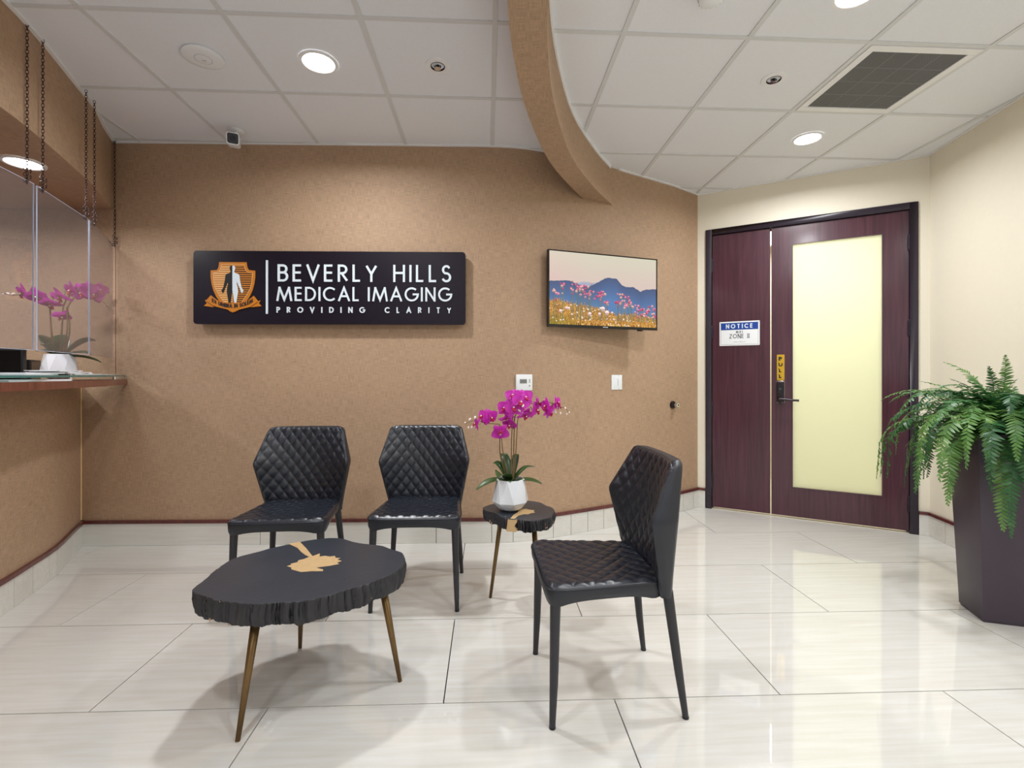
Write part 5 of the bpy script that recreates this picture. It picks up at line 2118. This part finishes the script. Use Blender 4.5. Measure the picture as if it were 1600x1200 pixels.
bd_main = [oz(98, 340, -0.04) + (0.85,), oz(52, 355, -0.05) + (0.75,), oz(12, 383, -0.05) + (0.6,), oz(40, 427, -0.05) + (0.65,), oz(72, 425, -0.04) + (0.9,),
           oz(520, 232, -0.07) + (1.0,), oz(505, 305, -0.03) + (0.9,), oz(490, 275, -0.05) + (0.9,),
           oz(860, 308, 0.0) + (0.75,), oz(905, 262, 0.0) + (0.7,), oz(940, 298, 0.0) + (0.55,), oz(918, 316, 0.0) + (0.6,), oz(815, 295, -0.01) + (0.7,)]
lv_main = [(103, 0.165, 0.050, 0.03, 0.060, 0.5), (-97, 0.150, 0.042, 0.025, 0.030, -0.3), (-62, 0.130, 0.046, 0.085, 0.02, 0.1), (-20, 0.100, 0.045, 0.125, 0.0, 0.0),
           (148, 0.105, 0.085, 0.075, 0.03, 0.2), (25, 0.09, 0.052, 0.13, 0.0, 0.0), (68, 0.085, 0.06, 0.10, 0.01, 0.2), (178, 0.06, 0.055, 0.03, 0.015, 0.0)]
make_orchid('magenta orchid in white pot on the small side table', (0.115, 2.445, 0.5009), -YAW, st_main, fl_main, bd_main, lv_main, 4)


CO_S, CO_X, CO_Z = 3.0, (93 - 800) / 750 * 3.0, 1.1575      # pot base seen from the tripod


def cz(zx, zy, y=0.0):
    """counter orchid, measured from its pot base; the right spray leans back towards the wall"""
    px, py = zx / 5.0, 400 + zy / 5.0
    s = 2.92 + 0.33 * min(1, max(0, (px - 105) / 60.0)) + y
    return ((px - 800) / 750 * s - CO_X, s - CO_S, EYE + (585 - py) * s / 750 - CO_Z)


def FC(zx, zy, y, az, el, roll, sc=1.0):
    return cz(zx, zy, y) + (az, el, roll, sc)


st_c = [[(-0.014, -0.02, 0.13), cz(405, 620), cz(395, 500), cz(385, 400), cz(320, 340, -0.02), cz(220, 300, -0.04), cz(100, 305, -0.05), cz(10, 285, -0.05)],
        [(0.004, 0.0, 0.13), cz(480, 620), cz(490, 480), cz(500, 380), cz(560, 300, 0), cz(660, 280, 0.0), cz(770, 330, 0.0), cz(845, 400, 0.0)],
        [(0.012, 0.0, 0.13), cz(540, 620), cz(540, 480), cz(535, 390), cz(640, 270, 0.02), cz(780, 250, 0.03), cz(850, 290, 0.03)],
        [(0.006, 0.005, 0.13), cz(520, 620), cz(525, 500), cz(520, 400)]]
fl_c = [FC(185, 290, -0.03, -30, 35, 10), FC(290, 315, -0.02, 20, 45, -10), FC(400, 375, 0.0, 5, 68, 0, 1.05), FC(480, 470, 0.0, 40, 60, 40, 0.85),
        FC(475, 318, 0.0, -20, 50, 0, 1.05), FC(560, 272, -0.02, -30, 25, 15, 1.0), FC(630, 290, 0.0, 30, 30, -15, 1.05), FC(735, 305, 0.0, 25, 20, 20, 1.0), FC(780, 268, 0.02, 60, 10, 0, 0.9),
        FC(690, 260, 0.02, 10, 20, 5, 0.9)]
bd_c = [cz(100, 298, -0.05) + (1.0,), cz(65, 295, -0.05) + (0.9,), cz(25, 295, -0.05) + (0.6,), cz(785, 345) + (1.1,), cz(825, 382) + (1.0,), cz(850, 278, 0.03) + (0.8,), cz(820, 252, 0.03) + (0.8,), cz(812, 285, 0.02) + (0.8,)]
lv_c = [(60, 0.15, 0.15, 0.13, 0.0, 0.1), (-50, 0.16, 0.15, 0.11, 0.0, 0.0), (85, 0.15, 0.05, 0.05, 0.01, 0.3), (-85, 0.17, 0.05, 0.05, 0.03, -0.3), (-70, 0.20, 0.06, 0.02, 0.05, 0.0), (170, 0.09, 0.08, 0.07, 0.0, 0.0)]
make_orchid('magenta orchid in white pot on the reception counter behind clear panels', G(CO_X, CO_S) + (CO_Z,), -YAW, st_c, fl_c, bd_c, lv_c, 9, 0.0052, 1.42)

# ------------------------------------------------------------------ tall planter with fern
PBASE = Vector((2.525, 2.235, 0))
prz = math.atan2(-0.34, 0.94)
fern = thing('potted_fern', 'tall tapered plum planter with a bushy green fern by the door', 'potted plant', tuple(PBASE), prz)
PH = 0.905
b2x, b2y, t2x, t2y = 0.125, 0.0985, 0.160, 0.127
mb = MB()
vsx = []
for hx, hy, z in ((b2x - 0.004, b2y - 0.004, 0.0), (b2x - 0.004, b2y - 0.004, 0.008), (b2x, b2y, 0.010), (t2x, t2y, PH), (t2x - 0.014, t2y - 0.014, PH), (t2x - 0.018, t2y - 0.018, PH - 0.07)):
    o = len(mb.v)
    mb.v += [(-hx, -hy, z), (hx, -hy, z), (hx, hy, z), (-hx, hy, z)]
    vsx.append([o, o + 1, o + 2, o + 3])
mb.f.append(tuple(vsx[0][::-1]))
for a, b in zip(vsx, vsx[1:]):
    for i in range(4):
        i2 = (i + 1) % 4
        mb.f.append((a[i], a[i2], b[i2], b[i]))
mb.f.append(tuple(vsx[-1]))
pl = bevel(mb.build('planter', 'planter_plum', fern, fix=True), 0.003, 2)
tag(pl, 'tall tapered square plum planter')
MB().box(-t2x + 0.019, t2x - 0.019, -t2y + 0.019, t2y - 0.019, PH - 0.08, PH - 0.035).build('soil', 'soil', fern)


def frond(az, el, length, droop, seed, wmax=0.07, origin=(0, 0)):
    rng = random.Random(seed)
    n = 40
    p = Vector((origin[0], origin[1], PH - 0.035))
    pts = [p.copy()]
    ca, sa = math.cos(az), math.sin(az)
    ang = el
    sway = rng.uniform(-0.5, 0.5)
    a2 = az
    for i in range(n):
        t = i / n
        ang -= droop / n * (0.45 + 1.3 * t)
        ang = max(ang, -1.5)
        a2 += sway / n
        st = length / n
        p = p + Vector((math.cos(ang) * math.cos(a2), math.cos(ang) * math.sin(a2), math.sin(ang))) * st
        pts.append(p.copy())
    mb = MB()
    mb.tube(pts, [0.0022 * (1 - 0.75 * i / n) for i in range(n + 1)], 5)
    side0 = Vector((-math.sin(az), math.cos(az), 0))
    for i in range(5, n + 1):
        t = i / n
        d = (pts[min(i + 1, n)] - pts[i - 1]).normalized()
        sd = (side0 - d * side0.dot(d)).normalized()
        up = d.cross(sd).normalized()
        if up.z < 0 and abs(d.z) < 0.9:
            up = -up
        env = min(1, (t - 0.06) / 0.22) ** 0.6 * (1 - max(0, (t - 0.45) / 0.55) ** 1.5 * 0.86)
        L_ = wmax * max(0.12, env)
        wd = length / n * 0.56
        for s in (-1, 1):
            fwd = 0.18 + 0.5 * t
            tipd = (sd * s + d * (fwd + rng.uniform(-0.16, 0.16)) - up * rng.uniform(-0.10, 0.55)).normalized()
            L_ = wmax * max(0.12, env) * rng.uniform(0.82, 1.10)
            bas = pts[i] + d * (0.3 * wd * s)
            mid = bas + tipd * L_ * 0.5 + up * L_ * 0.06
            tip = bas + tipd * L_
            q = (d + up * rng.uniform(-0.45, 0.45)).normalized() * wd
            o = len(mb.v)
            mb.v += [tuple(bas - q * 0.75), tuple(bas + q * 0.75), tuple(mid + q * 0.85), tuple(mid - q * 0.55), tuple(bas + tipd * L_ * 0.82 + q * 0.55), tuple(bas + tipd * L_ * 0.82 - q * 0.2), tuple(tip + q * 0.15)]
            mb.f += [(o, o + 1, o + 2, o + 3), (o + 3, o + 2, o + 4, o + 5), (o + 5, o + 4, o + 6)]
    return mb.build('frond', 'fern_leaf', fern, smooth=True)


rng = random.Random(21)
cnt = 0
for ringi, (num, e0, e1, l0, l1, d0, d1) in enumerate(((30, 0.30, 0.75, 0.50, 0.72, 2.3, 3.2), (28, 0.75, 1.05, 0.60, 0.80, 2.5, 3.4), (30, 0.95, 1.3, 0.48, 0.66, 1.5, 2.8), (22, 1.05, 1.5, 0.36, 0.54, 0.5, 1.8))):
    for i in range(num):
        az = 2 * PI * (i + rng.uniform(-0.3, 0.3)) / num + ringi * 0.37
        toward_wall = math.cos(az + prz) > 0.15
        frond(az, rng.uniform(e0, e1) + (0.25 if toward_wall else 0), rng.uniform(l0, l1) * (0.62 if toward_wall else 1), rng.uniform(d0, d1), 100 + cnt, rng.uniform(0.050, 0.074) if ringi < 3 else rng.uniform(0.040, 0.055),
              (rng.uniform(-0.05, 0.05), rng.uniform(-0.04, 0.04)))
        cnt += 1
